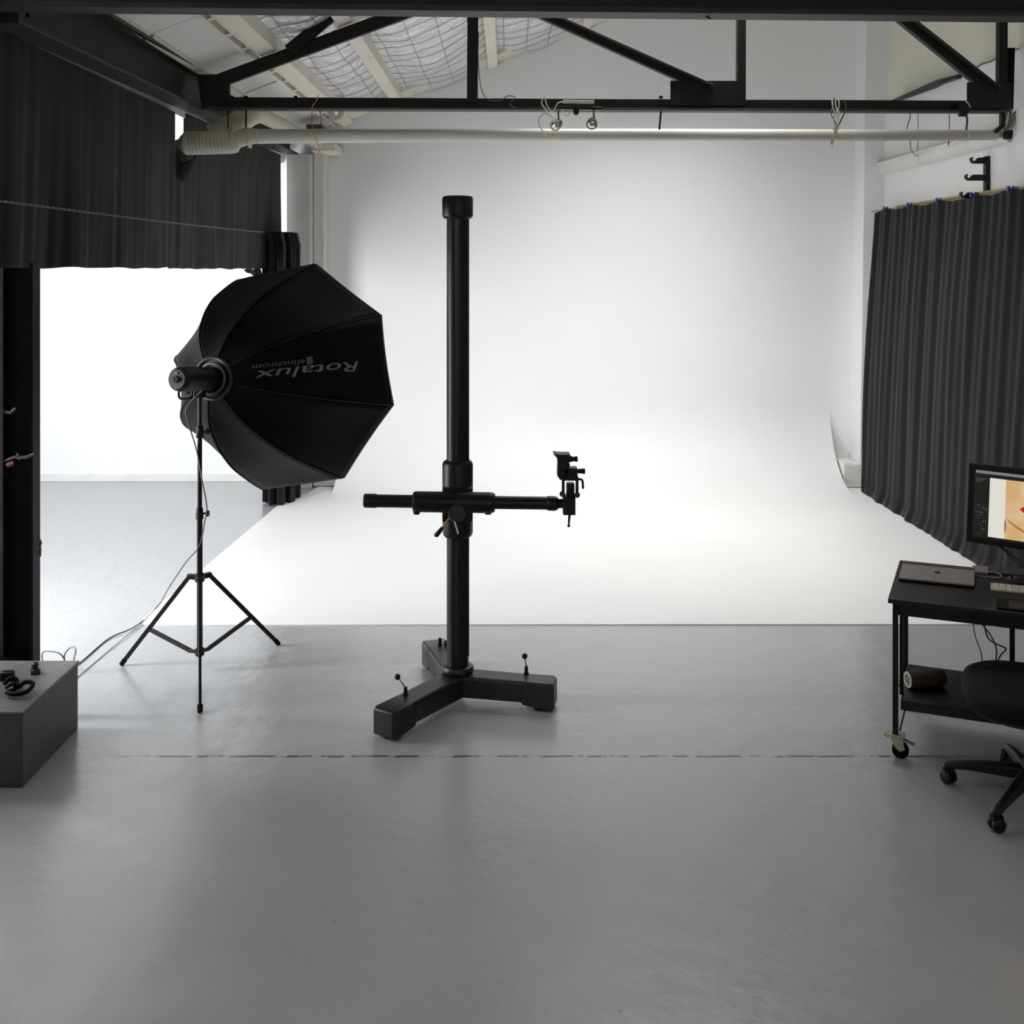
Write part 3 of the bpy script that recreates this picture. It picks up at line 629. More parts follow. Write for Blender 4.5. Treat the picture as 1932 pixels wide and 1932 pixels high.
# geared camera head at the arm end
h = part('camera_head', MB().box(at(1061, 966, 5.84), at(1086, 938, 5.76)).box(at(1068, 966, 5.83), at(1084, 913, 5.77)), M['black'], t, bevel=.004)
part('head_bracket', MB().bar(at(1062.5, 936, 5.8), at(1062.5, 899, 5.8), .05, .014, (1, 0, 0)).bar(at(1088.5, 936, 5.8), at(1088.5, 899, 5.8), .05, .014, (1, 0, 0)).bar(at(1061, 902, 5.8), at(1090, 902, 5.8), .05, .02), M['black'], h, bevel=.003)
part('head_knob', MB().cyl(at(1061, 932, 5.74), at(1061, 932, 5.86), .015, n=14).cyl(at(1089, 934, 5.74), at(1089, 934, 5.86), .015, n=14), M['black'], h)
part('tilt_block', MB().rings([(at(1062, 900, 5.8), .03), (at(1064, 895, 5.8), .034), (at(1064, 890, 5.8), .03)], 16).box(at(1062, 902, 5.84), at(1090, 884, 5.76)), M['black'], h, bevel=.006)
part('pan_handle', MB().rings([(at(1086, 889, 5.8), .011), (at(1092, 889, 5.8), .011), (at(1093, 889, 5.8), .018), (at(1094.5, 889, 5.8), .011), (at(1097, 889, 5.8), .013), (at(1103, 889, 5.8), .015), (at(1104, 889, 5.8), .010)], 14), M['black'], h)
part('roll_block', MB().prism([at(x, y, 5.84) for x, y in ((1051, 860), (1071, 862), (1074, 872), (1071, 886), (1062, 899), (1056, 901), (1050, 893))], (0, -.08, 0)), M['black'], h, bevel=.005)
part('roll_handle', MB().rings([(at(1072, 866, 5.8), .016), (at(1079, 866, 5.8), .016), (at(1081, 866, 5.8), .011), (at(1084, 866, 5.8), .013), (at(1089, 866, 5.8), .015), (at(1090, 866, 5.8), .010)], 14), M['black'], h)
part('quick_release_plate', MB().prism([at(x, y, 5.85) for x, y in ((1042, 850), (1048, 851), (1056, 852), (1074, 852), (1075, 860), (1052, 866), (1049, 858))], (0, -.10, 0)), M['black'], h, bevel=.003)
part('locking_lever', MB().tube(smoothpath([at(1090, 905, 5.8), at(1095, 904, 5.8), at(1099, 908, 5.8), at(1100, 922, 5.8)]), .006, 8), M['black'], h)
part('crank_handle', MB().cyl(at(1075, 964, 5.8), at(1073, 990, 5.8), .008, .005, n=10).ball(at(1073, 992, 5.8), .008, 10), M['black'], h)

# ------------------------------------------------------------------ light stand
c0 = V((-1.7001, 6.398, 1.6693)); nn = V((.31747, .94493, -.07949)).normalized()
SX, SY = -1.762, 6.345
base = V((SX, SY, 0))
t = thing('light_stand', 'tall black tripod light stand holding the big softbox', 'light stand', base)
def sp(z): return V((SX, SY, z))
part('lower_tube', MB().cyl(sp(.09), sp(.93), .0165), M['black'], t)
part('middle_tube', MB().cyl(sp(.90), sp(1.38), .0135), M['black'], t)
part('upper_tube', MB().cyl(sp(1.36), sp(1.60), .011), M['black'], t)
for z in (.905, 1.37):
    cl = part('collar', MB().rings([(sp(z-.035), .017), (sp(z-.03), .022), (sp(z), .022), (sp(z+.004), .019), (sp(z+.03), .019), (sp(z+.034), .015)]), M['plastic'], t)
    part('knob', MB().cyl(sp(z), sp(z)+V((.035, 0, 0)), .006, n=8).rings([(sp(z)+V((.034, 0, 0)), .012), (sp(z)+V((.038, 0, 0)), .018), (sp(z)+V((.052, 0, 0)), .018), (sp(z)+V((.055, 0, 0)), .012)], 10), M['plastic'], cl)
part('leg_hub', MB().rings([(sp(.515), .02), (sp(.52), .028), (sp(.56), .028), (sp(.565), .02)]), M['plastic'], t)
part('brace_hub', MB().rings([(sp(.095), .018), (sp(.10), .026), (sp(.135), .026), (sp(.14), .018)]), M['plastic'], t)
feet = [gr(377.5, 1341, .012), gr(230, 1252, .012), gr(525, 1214, .012)]
for e in feet:
    d = V((e.x-SX, e.y-SY, 0)).normalized(); top = sp(.545)+d*.062
    lug = MB().bar(sp(.542)+d*.015, sp(.542)+d*.075, .030, .028)
    part('leg_lug', lug, M['plastic'], t, bevel=.003)
    lg = part('leg', MB().bar(top, e, .016, .024), M['black'], t, bevel=.003)
    dd = (e-top).normalized()
    part('foot', MB().cyl(e-dd*.03, e+dd*.006, .0155, .0135, n=12), M['blackm'], lg)
    mid = top.lerp(e, .60)
    part('brace', MB().bar(sp(.117)+d*.055, mid, .012, .026).bar(sp(.117)+d*.02, sp(.117)+d*.065, .02, .018), M['steelb'], t, bevel=.003)

# flash head on the stand
t = thing('flash_head', 'black cylindrical studio flash clamped on top of the light stand', 'flash', c0-nn*.15)
def fp(L, dz=0): return c0-nn*L+V((0, 0, dz))
part('body', MB().rings([(fp(.02), .060), (fp(.06), .066), (fp(.12), .066), (fp(.125), .062), (fp(.15), .062), (fp(.155), .067), (fp(.29), .070), (fp(.33), .066), (fp(.345), .056)], 32), M['plastic'], t)
rp_ = part('rear_panel', MB().rings([(fp(.344), .055), (fp(.350), .052)], 28), M['steelb'], t)
part('dial', MB().rings([(fp(.350), .020), (fp(.362), .017)], 20), M['black'], rp_)
part('indicator', MB().cyl(fp(.349, .035), fp(.354, .035), .006, n=10), M['yellow'], rp_)
part('handle', MB().tube(smoothpath([fp(.325, -.055), fp(.33, -.085), fp(.315, -.105), fp(.27, -.11), fp(.22, -.105), fp(.205, -.085), fp(.205, -.055)]), .007, 8), M['plastic'], t)
part('tilt_bracket', MB().box(V((SX-.028, SY-.035, 1.565)), V((SX+.028, SY+.035, 1.64))), M['plastic'], t, bevel=.006)
part('tilt_knob', MB().rings([(V((SX-.03, SY, 1.60)), .016), (V((SX-.06, SY, 1.60)), .022), (V((SX-.075, SY, 1.60)), .018)], 12), M['plastic'], t)
# softbox
t = thing('softbox', 'large black octagonal softbox with grey lettering facing away on the light stand', 'softbox', c0)
sa = nn.cross(V((0, 0, 1))).normalized(); sb = sa.cross(nn).normalized(); ROLL = 1.362384
prof = [(.122, 0), (.19, .022), (.30, .085), (.42, .21), (.51, .335), (.58, .455), (.65, .61), (.705, .74), (.749, .858)]
sm = smoothpath([V((r, d, 0)) for r, d in prof], 4)
def rib(k, s):
    x = s*(len(sm)-1); i = min(int(x), len(sm)-2); p = sm[i].lerp(sm[i+1], x-i)
    a = ROLL-k*PI/4; return c0+nn*p.y+(sa*math.cos(a)+sb*math.sin(a))*p.x
def surf(k, w, s):
    p = rib(k, s).lerp(rib(k+1, s), w)
    axis = c0+nn*((p-c0).dot(nn)); inw = (axis-p).normalized()
    return p+inw*(.03*math.sin(PI*w)*math.sin(PI*min(1, s*1.05))**.5*.8)-nn*(.025*math.sin(PI*w)*s**6)
for k in range(8):
    part('panel', MB().grid(lambda u, v: surf(k, u, v), 10, 32), M['nylon'], t, smooth=60, solid=.002)
    part('rib_seam', MB().tube([rib(k, j/32)+(rib(k, j/32)-(c0+nn*.4)).normalized()*.002 for j in range(33)], .0035, 5), M['seam'], t)
    part('rim_band', MB().grid(lambda u, v: surf(k, u, 1)+nn*(.045*v), 10, 2), M['nylon'], t, solid=.003)
part('lining', MB().grid(lambda u, v: (lambda q: q+((c0+nn*((q-c0).dot(nn)))-q).normalized()*.012)(surf(int(min(u*8, 7.999)), (u*8) % 1 if u < 1 else .9999, v)), 64, 24), M['silver'], t, smooth=60)
cf = c0+nn*.875
part('diffuser', MB().add([cf]+[rib(k, 1)+nn*.017 for k in range(8)], [(0, 1+k, 1+(k+1) % 8) for k in range(8)]), M['diff'], t)
part('mounting_ring', MB().tube([c0+nn*.0+(sa*math.cos(a)+sb*math.sin(a))*.118 for a in [2*PI*k/40 for k in range(40)]], .012, 8, closed=True), M['castiron'], t)
part('mounting_ring', MB().tube([c0-nn*.012+(sa*math.cos(a)+sb*math.sin(a))*.085 for a in [2*PI*k/40 for k in range(40)]], .008, 8, closed=True), M['bronze'], t)
part('ring_plate', MB().grid(lambda u, v: c0+(sa*math.cos(2*PI*u)+sb*math.sin(2*PI*u))*(.066+.05*v), 40, 2), M['black'], t)

# lettering printed on the panel between the second and third rib
arc = [0]
for i in range(len(sm)-1): arc.append(arc[-1]+(sm[i+1]-sm[i]).length)
def s_at(l):
    for i in range(len(arc)-1):
        if arc[i+1] >= l: return (i+(l-arc[i])/(arc[i+1]-arc[i]))/(len(arc)-1)
    return 1.0
def l_of_r(r):
    for i in range(len(sm)-1):
        if sm[i+1].x >= r: return arc[i]+(r-sm[i].x)/(sm[i+1].x-sm[i].x)*(arc[i+1]-arc[i])
    return arc[-1]
def onpanel(l, off):                              # l: arc length from ring; off: sideways metres, + toward rib 2
    s = s_at(l); wd = (rib(1, s)-rib(2, s)).length; w = .5+off/wd
    p = rib(1, s).lerp(rib(2, s), w); n_ = (surf(1, w, min(1, s+.02))-surf(1, w, s)).cross(surf(1, w+.02, s)-surf(1, w, s)).normalized()
    if n_.dot(V((0, 0, H))-V((0, 0, 0))-p+V((0, 0, 0))) < 0: n_ = -n_
    return surf(1, w, s)+n_*.005
def text_mesh(txt, shear=0, bold=0):
    cu = bpy.data.curves.new('txt', 'FONT'); cu.body = txt; cu.shear = shear; cu.size = 1; cu.offset = bold; cu.resolution_u = 4
    o = bpy.data.objects.new('txt', cu); S.collection.objects.link(o); bpy.context.view_layer.update()
    me = bpy.data.meshes.new_from_object(o.evaluated_get(bpy.context.evaluated_depsgraph_get()))
    import bmesh
    bm = bmesh.new(); bm.from_mesh(me)
    for _ in range(2):
        ed = [e for e in bm.edges if e.calc_length() > .12]
        if ed: bmesh.ops.subdivide_edges(bm, edges=ed, cuts=1)
    bmesh.ops.triangulate(bm, faces=bm.faces)
    vs = [v.co.copy() for v in bm.verts]; bm.verts.index_update(); fs = [tuple(v.index for v in f_.verts) for f_ in bm.faces]; bm.free()
    bpy.data.objects.remove(o); bpy.data.curves.remove(cu)
    return vs, fs
def print_on(txt, r_start, r_end, off0, height, m, shear=0, bold=0):
    vs, fs = text_mesh(txt, shear, bold)
    x0 = min(v.x for v in vs); x1 = max(v.x for v in vs)
    la, lb = l_of_r(r_start), l_of_r(r_end)
    c = MB(); c.add([onpanel(la+(lb-la)*(v.x-x0)/(x1-x0), off0+(v.y)*height) for v in vs], fs)
    part('lettering', c, M[m], t, label='grey printed lettering', smooth=0)
print_on('Rotalux', .672, .268, -.003, .088, 'print', .25, .004)
print_on('elinchrom', .490, .262, -.045, .046, 'print2', 0, .006)
c = MB(); q = [onpanel(l_of_r(a), b) for a, b in ((.520, -.058), (.520, -.012), (.497, -.012), (.497, -.058))]; c.add(q, [(0, 1, 2, 3)])
part('logo_square', c, M['print2'], t, smooth=0)

# power cable of the flash and thin cable on floor
cable('cable', [fp(.1, -.06), at(352, 770, 6.3), at(356, 800, 6.3), at(371, 850, 6.33), at(381, 905, 6.31), at(390, 955, 6.31), at(386, 985, 6.31), at(376, 1030, 6.31), at(350, 1062, 6.6), at(318, 1110, 7.0), gr(298, 1143, .016), gr(255, 1182, .014), gr(205, 1205, .005), gr(150, 1251, .005), gr(110, 1272, .005), gr(92, 1282, .005)], .004, 'cableg',
      'dark power cable running from the flash down the stand and across the floor', n=8)
cable('cable', [gr(300, 1142, .016), gr(262, 1180, .012), gr(200, 1232, .004), gr(153, 1272, .004), gr(128, 1292, .004)], .0022, 'cableg', 'thin grey cable on the floor beside the dark power cable')

# ------------------------------------------------------------------ desk
D0 = V((1.805, 5.235, 0)); du = V((.918, -.396, 0)).normalized(); dv = V((.396, .918, 0)).normalized()
DM = Matrix.Translation(D0) @ Matrix(((du.x, dv.x, 0, 0), (du.y, dv.y, 0, 0), (0, 0, 1, 0), (0, 0, 0, 1)))
def dk(u, v, z): return DM @ V((u, v, z))
t = thing('desk', 'black wheeled work table with a lower shelf at the right edge', 'desk', dk(.7, .35, 0))
part('top', MB().box((-.02, -.015, .728), (1.6, .74, .75), DM), M['desk'], t, bevel=.003)
part('apron', MB().box((.0, .005, .672), (1.58, .025, .728), DM).box((0, .70, .672), (1.58, .72, .728), DM).box((0, .005, .672), (.02, .72, .728), DM), M['black'], t)
for (u, v, zb) in ((.012, .012, .11), (.012, .71, .11), (.525, .71, .11), (1.56, .012, .11), (1.56, .71, .11)):
    lg = part('leg', MB().box((u-.0125, v-.0125, zb), (u+.0125, v+.0125, .70), DM), M['black'], t, bevel=.002)
part('strut', MB().box((.021, .142, .25), (.039, .16, .70), DM), M['black'], t)
part('shelf', MB().box((.03, .08, .237), (1.5, .60, .25), DM).box((.03, .08, .20), (1.5, .10, .237), DM), M['desk'], t, bevel=.002)
part('shelf_bracket', MB().bar(dk(.06, .10, .25), dk(.03, .03, .12), .006, .006), M['black'], t)
for i, (u, v) in enumerate(((.012, .012), (.012, .71), (1.56, .012))):
    p = dk(u, v, 0); ax = V((.35, .94, 0)).normalized(); fw = V((.94, -.35, 0))
    cs = part('caster', MB().prism([p+up*.112+fw*a+ax*b for a, b in ((-.045, -.03), (.045, -.03), (.045, .03), (-.045, .03))], (0, 0, -.006))
              .prism([p-ax*.018+fw*a+up*z for a, z in ((-.028, .106), (.03, .106), (.042, .045), (.02, .035), (.0, .05))], ax*.004)
              .prism([p+ax*.014+fw*a+up*z for a, z in ((-.028, .106), (.03, .106), (.042, .045), (.02, .035), (.0, .05))], ax*.004), M['zinc'], t, label='zinc caster with brake', bevel=.001)
    wc = p+fw*.022+up*.0385
    part('wheel', MB().rings([(wc-ax*.013, .030), (wc-ax*.010, .038), (wc+ax*.010, .038), (wc+ax*.013, .030)], 28), M['blackm'], cs)
    part('brake_pedal', MB().prism([p+fw*.035+up*.082-ax*.018, p+fw*.085+up*.066-ax*.012, p+fw*.085+up*.066+ax*.012, p+fw*.035+up*.082+ax*.018], (0, 0, .008)), M['zinc'], cs, bevel=.002)
    part('brake_pedal', MB().prism([p-fw*.03+up*.09-ax*.018, p-fw*.052+up*.10-ax*.012, p-fw*.052+up*.10+ax*.012, p-fw*.03+up*.09+ax*.018], (0, 0, .01)), M['zinc'], cs, bevel=.002)
t = thing('drive_unit', 'dark equipment box hung under the desk at the right picture edge', 'box', dk(.75, .45, .5))
part('case', MB().box((.66, .30, .54), (1.0, .62, .66), DM), M['plastic'], t, bevel=.006)
part('front_panel', MB().box((.67, .294, .55), (.99, .300, .65), DM), M['steelb'], t)
t = thing('drive_unit', 'grey-black equipment box on the desk shelf behind the chair', 'box', dk(.8, .4, .275))
part('case', MB().box((.62, .28, .251), (1.0, .55, .42), DM), M['steelb'], t, bevel=.006)
part('front_panel', MB().box((.63, .274, .26), (.99, .280, .41), DM), M['plastic'], t)
# cables under the desk
cable('cable', [gr(1834, 1165, .1)*0+at(1834, 1164, 5.6), at(1840, 1200, 5.6), at(1851, 1232, 5.6), at(1854, 1262, 5.6), at(1856, 1300, 5.6)], .0028, 'cableg', 'thin pale cable hanging under the desk, leftmost of the group')
cable('cable', [at(1838, 1164, 5.55), at(1858, 1184, 5.55), at(1872, 1204, 5.55), at(1880, 1226, 5.55), at(1878, 1252, 5.55), at(1874, 1280, 5.5)], .004, 'cableg', 'dark cable twisting down under the desk behind the chair seat')
cable('cable', [at(1857, 1170, 5.57), at(1859, 1188, 5.57), at(1866, 1206, 5.57), at(1882, 1216, 5.57), at(1898, 1224, 5.57), at(1888, 1236, 5.57), at(1880, 1254, 5.57), at(1876, 1280, 5.55)], .004, 'cableb', 'black cable looping toward the inner desk leg under the desktop')

# things on the desk, placed by rays onto the table top
zt = .7505
def td(px, py, z=zt): return gr(px, py, z)
def slab4(px, z0_, th): return MB().prism([gr(x, y, z0_) for x, y in px], (0, 0, th))
def desk_quad(p0, lu, lv):                       # rectangle aligned to desk from its front-left corner
    return [p0, p0+du*lu, p0+du*lu+dv*lv, p0+dv*lv]
t = thing('laptop', 'closed grey aluminium laptop lying on the left end of the desk', 'laptop', td(1765, 1085))
p0 = td(1696, 1096); back = td(1709, 1064)
part('base', MB().prism(desk_quad(p0, .345, .335), (0, 0, .009)), M['blackm'], t, bevel=.002)
lid = part('lid', MB().prism([q+V((0, 0, .010)) for q in desk_quad(p0, .345, .275)], (0, 0, .010)), M['alu'], t, bevel=.003)
part('hinge_strip', MB().prism([q+V((0, 0, .009)) for q in desk_quad(p0+dv*.277, .343, .055)], (0, 0, .009)), M['steelb'], t, bevel=.002)
ce = p0+du*.172+dv*.16+V((0, 0, .0205))
c = MB(); c.prism([ce+du*(.016*math.cos(a))+dv*(.019*math.sin(a)) for a in [2*PI*k/20 for k in range(20)]], (0, 0, .0006))
c.prism([ce+du*(.004+.004*math.cos(a))+dv*(.027+.006*math.sin(a)) for a in [2*PI*k/10 for k in range(10)]], (0, 0, .0006))
part('logo', c, M['black'], lid)
t = thing('keyboard', 'slim white keyboard on the desk at the right picture edge', 'keyboard', td(1900, 1112))
p0 = td(1869, 1114)
kb = part('base', MB().prism(desk_quad(p0, .42, .115), (0, 0, .008)), mat('key_gap', (176, 174, 158), .5), t, bevel=.002)
for r in range(5):
    for k in range(14):
        q = p0+du*(.012+k*.0285)+dv*(.008+r*.0205)+V((0, 0, .008))
        part('key', MB().prism(desk_quad(q, .025, .017), (0, 0, .003)), M['keyw'], t)
t = thing('tablet', 'flat black graphics tablet on the desk in front of the keyboard', 'tablet', td(1910, 1135))
p0 = td(1876, 1150)
part('body', MB().prism(desk_quad(p0+du*.01+dv*.01, .40, .16), (0, 0, .008)), M['blackm'], t, bevel=.003)
part('active_area', MB().prism([q+V((0, 0, .008)) for q in desk_quad(p0+du*.06+dv*.025, .30, .13)], (0, 0, .0006)), M['desk'], t)
part('button', MB().cyl(p0+du*.035+dv*.08+V((0, 0, .008)), p0+du*.035+dv*.08+V((0, 0, .010)), .005, n=10), M['castiron'], t)
t = thing('hard_drive', 'small silver-edged portable drive with a cable behind the laptop', 'drive', td(1845, 1078))
p0 = td(1834, 1082)
part('case', MB().prism(desk_quad(p0, .075, .12), (0, 0, .014)), M['alu'], t, bevel=.003)
part('cable', MB().tube(smoothpath([p0+du*.075+dv*.03+V((0, 0, .007)), p0+du*.11+dv*.03+V((0, 0, .008)), p0+du*.135+dv*.0+V((0, 0, .005)), p0+du*.125-dv*.05+V((0, 0, .004)), p0+du*.05-dv*.055+V((0, 0, .004)), p0-du*.0-dv*.03+V((0, 0, .004))]), .0035, 6), M['alu'], t)
tag(part('notebook', MB().prism(desk_quad(td(1862, 1082), .2, .14), (0, 0, .010)), M['steelb'], bevel=.002), 'dark grey notebook lying behind the portable drive', 'notebook')
t = thing('mouse', 'dark mouse behind the keyboard at the right picture edge', 'mouse', td(1921, 1098))
part('shell', MB().grid(lambda u, v: td(1921, 1098)+du*(.055*math.cos(2*PI*u)*math.cos(v*PI/2))+dv*(.035*math.sin(2*PI*u)*math.cos(v*PI/2))+V((0, 0, .03*math.sin(v*PI/2)+.001)), 24, 8), M['steel'], t, smooth=80)
part('wheel', MB().cyl(td(1921, 1098)+V((-.03, -.004, .024)), td(1921, 1098)+V((-.03, .004, .024)), .007, n=12), M['blackm'], t)

# monitor
Y0 = 5.60; P0 = at(1822, 1022, Y0); mu = V((.86, -.50, 0)).normalized(); mv = V((0.04, .0, 1)); mv.normalize()
mu2 = (mu+V((0, 0, -.035))).normalized(); mvv = (V((0, 0, 1))-mu2*mu2.z).normalized(); mn = mu2.cross(mvv).normalized()
if mn.y > 0: mn = -mn
MWD, MH = .66, .398
def mo_(u, v, w=0): return P0+mu2*u+mvv*v+mn*w
def mquad(u0, u1, v0, v1, w0, w1):
    return MB().prism([mo_(u0, v0, w0), mo_(u1, v0, w0), mo_(u1, v1, w0), mo_(u0, v1, w0)], mn*(w1-w0))
t = thing('monitor', 'black-framed monitor showing a cropped face with red lips above the desk', 'monitor', dk(.72, .50, .75))
part('case', mquad(0, MWD, 0, MH, -.03, 0), M['plastic'], t, bevel=.004)
def emi(name, rgb, st=.9):
    m = mat(name, rgb, .4); b = m.node_tree.nodes['Principled BSDF']; b.inputs['Emission Color'].default_value = (*s2l(rgb), 1)
    b.inputs['Emission Strength'].default_value = st; b.inputs['Base Color'].default_value = (.01, .01, .01, 1); return m
scr = part('screen', mquad(.030, MWD-.03, .030, MH-.028, .0, .0012), emi('screen_dark', (14, 12, 11)), t)
part('menu_bar', mquad(.036, MWD-.03, MH-.044, MH-.030, .0012, .0018), emi('screen_menu', (104, 112, 114)), scr)
part('image_margin', mquad(.102, .176, .042, MH-.062, .0012, .0018), emi('screen_pale', (200, 200, 188)), scr)
def skin():
    m = emi('screen_portrait', (196, 160, 112)); nt = m.node_tree; b = nt.nodes['Principled BSDF']
    tc = nt.nodes.new('ShaderNodeTexCoord'); n = nt.nodes.new('ShaderNodeTexNoise'); n.inputs['Scale'].default_value = 9; n.inputs['Detail'].default_value = 1
    r = nt.nodes.new('ShaderNodeValToRGB'); r.color_ramp.elements[0].position = .35; r.color_ramp.elements[1].position = .65
    r.color_ramp.elements[0].color = (*s2l((188, 152, 104)), 1); r.color_ramp.elements[1].color = (*s2l((204, 176, 144)), 1)
    nt.links.new(tc.outputs['Object'], n.inputs['Vector']); nt.links.new(n.outputs[0], r.inputs[0]); nt.links.new(r.outputs[0], b.inputs['Emission Color']); return m
part('portrait', mquad(.176, .56, .042, MH-.062, .0012, .0018), skin(), scr)
def flat(pts, w, th=.0005): return MB().prism([mo_(u, v, w) for u, v in pts], mn*th)
def band(path, wd):
    L_ = [V((a, b, 0)) for a, b in path]; L_ = smoothpath(L_, 6); up_ = []; dn = []
    for i, p in enumerate(L_):
        d = (L_[min(i+1, len(L_)-1)]-L_[max(i-1, 0)]).normalized(); k = V((-d.y, d.x, 0))*wd*.5*math.sin(PI*(i+.6)/(len(L_)+.2))
        up_.append(p+k); dn.append(p-k)
    return [(p.x, p.y) for p in up_]+[(p.x, p.y) for p in reversed(dn)]
part('jaw_line', flat(band([(.178, .150), (.21, .122), (.25, .098), (.30, .078), (.36, .07)], .012), .0018), emi('screen_jaw', (158, 108, 66)), scr)
part('hair_strand', flat(band([(.177, .14), (.179, .11), (.178, .07)], .008), .0018), emi('screen_hair', (110, 90, 70)), scr)
part('nose_shadow', flat(band([(.27, .29), (.275, .27), (.285, .262)], .010), .0018), emi('screen_nose', (190, 150, 104)), scr)
part('lips', flat(smoothlip := [(.242, .200), (.25, .208), (.262, .215), (.285, .222), (.30, .218), (.315, .222), (.34, .214), (.355, .203), (.34, .188), (.315, .178), (.285, .176), (.262, .182), (.25, .190)], .0018), emi('screen_lips', (160, 28, 36)), scr)
part('lip_gap', flat(band([(.242, .201), (.27, .204), (.30, .200), (.33, .204), (.355, .203)], .005), .0023), emi('screen_lip_gap', (96, 14, 20)), scr)
rnd = random.Random(3)
c = MB()
for k in range(26):
    a = .036+rnd.random()*.045; v = .045+rnd.random()*.15; L_ = .004+rnd.random()*.018
    c.prism([mo_(a, v, .0012), mo_(min(.098, a+L_), v, .0012), mo_(min(.098, a+L_), v+.003, .0012), mo_(a, v+.003, .0012)], mn*.0005)
for k in range(4): c.prism([mo_(.038, MH-.072-.006*k, .0012), mo_(.09-.012*k, MH-.072-.006*k, .0012), mo_(.09-.012*k, MH-.069-.006*k, .0012), mo_(.038, MH-.069-.006*k, .0012)], mn*.0005)
o = part('tool_panel', c, emi('screen_panel', (64, 60, 56)), scr); o['kind'] = 'stuff'
nb = mo_(.36, .06, -.045)
part('neck', MB().bar(V((nb.x, nb.y, .758)), mo_(.36, .2, -.04), .06, .02), M['alu'], t, bevel=.003)
part('foot', MB().prism([V((nb.x, nb.y, .7505))+du*a+dv*b for a, b in ((-.10, -.10), (.10, -.10), (.10, .08), (-.10, .08))], (0, 0, .008)), M['alu'], t, bevel=.002)
cable('cable', [mo_(.12, .005, -.03), at(1895, 1038, 5.5), at(1908, 1052, 5.5), at(1930, 1070, 5.45), at(1960, 1085, 5.4)], .0045, 'cableb', 'black cable sagging below the monitor, leftmost of the pair')
cable('cable', [mo_(.14, .005, -.03), at(1902, 1040, 5.5), at(1918, 1054, 5.5), at(1940, 1070, 5.45)], .0035, 'cableb', 'thin black cable below the monitor close beside the thicker one')

# roll on the shelf
ra, rb_ = at(1713, 1280, 5.44), at(1781, 1276, 5.47)
ra.z = .25+.041; rb_.z = .25+.041; rd = (rb_-ra).normalized()
t = thing('paper_roll', 'brown roll with a pale end lying on the lower desk shelf', 'roll', ra.lerp(rb_, .5))
part('sheet', MB().rings([(ra, .040), (ra+rd*.01, .041), (rb_-rd*.02, .041), (rb_, .032)], 28), M['foam'], t)
part('end_ring', MB().rings([(ra-rd*.003, .026), (ra-rd*.003, .038), (ra+rd*.004, .039), (ra+rd*.004, .026)], 28, cap=False), M['paper'], t, label='pale rolled end')
part('core', MB().rings([(ra-rd*.001, .026), (ra, .020), (ra+rd*.001, .003)], 20), M['bronze'], t)
part('layer_edge', MB().tube([ra-rd*.005+(V((0, 0, 1))*math.sin(a)+rd.cross(V((0, 0, 1)))*math.cos(a))*(.006+.0022*a) for a in [k*.35 for k in range(22)]], .0022, 5), M['paper'], t)

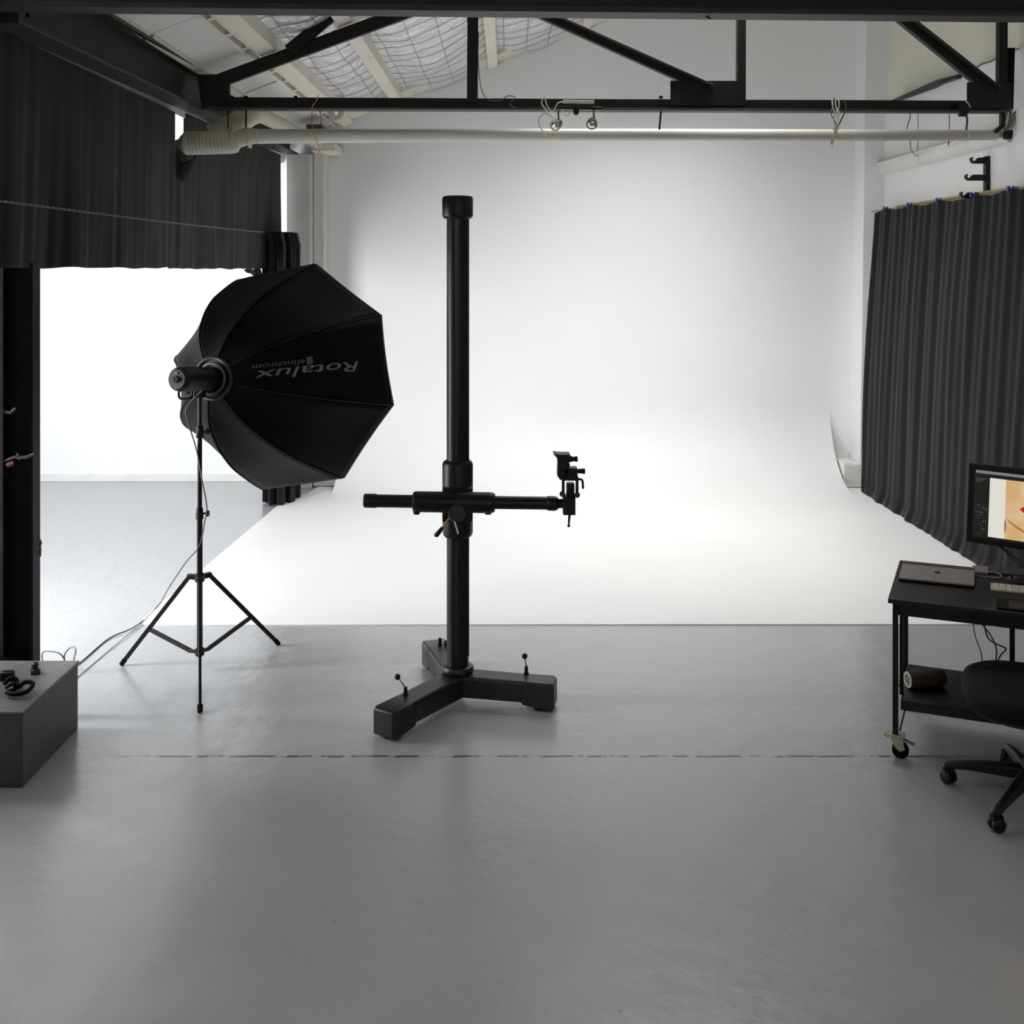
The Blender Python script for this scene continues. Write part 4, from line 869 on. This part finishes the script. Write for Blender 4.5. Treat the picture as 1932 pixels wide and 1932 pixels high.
# office chair
CC = V((2.265, 4.83, 0))
t = thing('office_chair', 'black swivel office chair cut off by the right picture edge', 'chair', CC)
part('base_hub', MB().rings([(CC+up*.085, .035), (CC+up*.09, .045), (CC+up*.15, .04), (CC+up*.17, .03)]), M['plastic'], t)
part('gas_column', MB().cyl(CC+up*.15, CC+up*.30, .026).cyl(CC+up*.30, CC+up*.37, .015), M['steel'], t)
for k in range(5):
    a = math.radians(154+72*k); d = V((math.cos(a), math.sin(a), 0)); s = V((-d.y, d.x, 0))
    L_ = .345 if k != 1 else .40
    c = MB(); vs = []
    sec = [(.02, .030, .085, .145), (.12, .027, .085, .135), (.24, .022, .082, .118), (L_-.02, .018, .072, .100), (L_+.005, .012, .07, .092)]
    for q, w, za, zb in sec:
        for e, z in ((-1, za), (1, za), (1, zb-.012), (.6, zb), (-.6, zb), (-1, zb-.012)): vs.append(CC+d*q+s*w*e+up*z)
    fs = [(i*6+m_, i*6+(m_+1) % 6, (i+1)*6+(m_+1) % 6, (i+1)*6+m_) for i in range(4) for m_ in range(6)]+[(5, 4, 3, 2, 1, 0), tuple(24+m_ for m_ in range(6))]
    c.add(vs, fs)
    lg = part('leg', c, M['plastic'], t, bevel=.004)
    wp = CC+d*(L_-.012); ax = (s*.8+d*.6).normalized()
    part('caster', MB().rings([(wp+ax*-.026+up*.03, .022), (wp+ax*-.022+up*.03, .029), (wp+ax*-.006+up*.03, .030), (wp+ax*-.004+up*.03, .02), (wp+ax*.004+up*.03, .02), (wp+ax*.006+up*.03, .030), (wp+ax*.022+up*.03, .029), (wp+ax*.026+up*.03, .022)], 22)
         .cyl(wp+up*.03, wp+up*.085, .008, n=10).box(wp+V((-.022, -.018, .045)), wp+V((.022, .018, .066))), M['plastic'], lg)
sc = V((2.262, 4.76, 0)); rot = math.radians(-24)
def seat_ring(r, z, n=48, pw=.62):
    out = []
    for k in range(n):
        a = 2*PI*k/n; x = abs(math.cos(a))**pw*math.copysign(1, math.cos(a)); y = abs(math.sin(a))**pw*math.copysign(1, math.sin(a))
        f_ = 1-.10*max(0, -y)
        out.append(sc+V((math.cos(rot)*x*f_*r-math.sin(rot)*y*r, math.sin(rot)*x*f_*r+math.cos(rot)*y*r, z)))
    return out
def stack(levels):
    c = MB(); n = 48; vs = []
    for r, z in levels: vs += seat_ring(r, z)
    fs = [(i*n+k, i*n+(k+1) % n, (i+1)*n+(k+1) % n, (i+1)*n+k) for i in range(len(levels)-1) for k in range(n)]
    fs += [tuple(reversed(range(n))), tuple((len(levels)-1)*n+k for k in range(n))]
    return c.add(vs, fs)
part('seat', stack([(.26, .430), (.292, .445), (.306, .475), (.300, .505), (.27, .522), (.18, .528)]), M['seat'], t, smooth=60)
part('seat_shell', stack([(.16, .392), (.22, .400), (.280, .428), (.290, .438), (.282, .442)]), M['steelb'], t, smooth=60)
part('mechanism', MB().box(CC+V((-.09, -.06, .36)), CC+V((.09, .09, .395))), M['steel'], t, bevel=.006)
part('adjust_lever', MB().cyl(CC+V((-.05, -.02, .38)), CC+V((-.20, -.09, .37)), .006, n=8), M['black'], t)
bk = CC+V((.29, -.24, 0))
part('back_post', MB().bar(CC+V((.05, 0, .375)), bk+V((.08, -.03, .42)), .05, .014).bar(bk+V((.08, -.03, .42)), bk+V((.12, -.04, .75)), .05, .014, (0, 1, 0)), M['steel'], t, bevel=.003)
part('backrest', MB().grid(lambda u, v: bk+V((.10+.03*math.cos((u-.5)*2)*1, 0, 0))+V((.38, .92, 0))*((u-.5)*.42*(1-.25*abs(v*2-1)**4))+V((0, 0, .60+.40*v)), 16, 16), M['seat'], t, solid=.05, smooth=60)
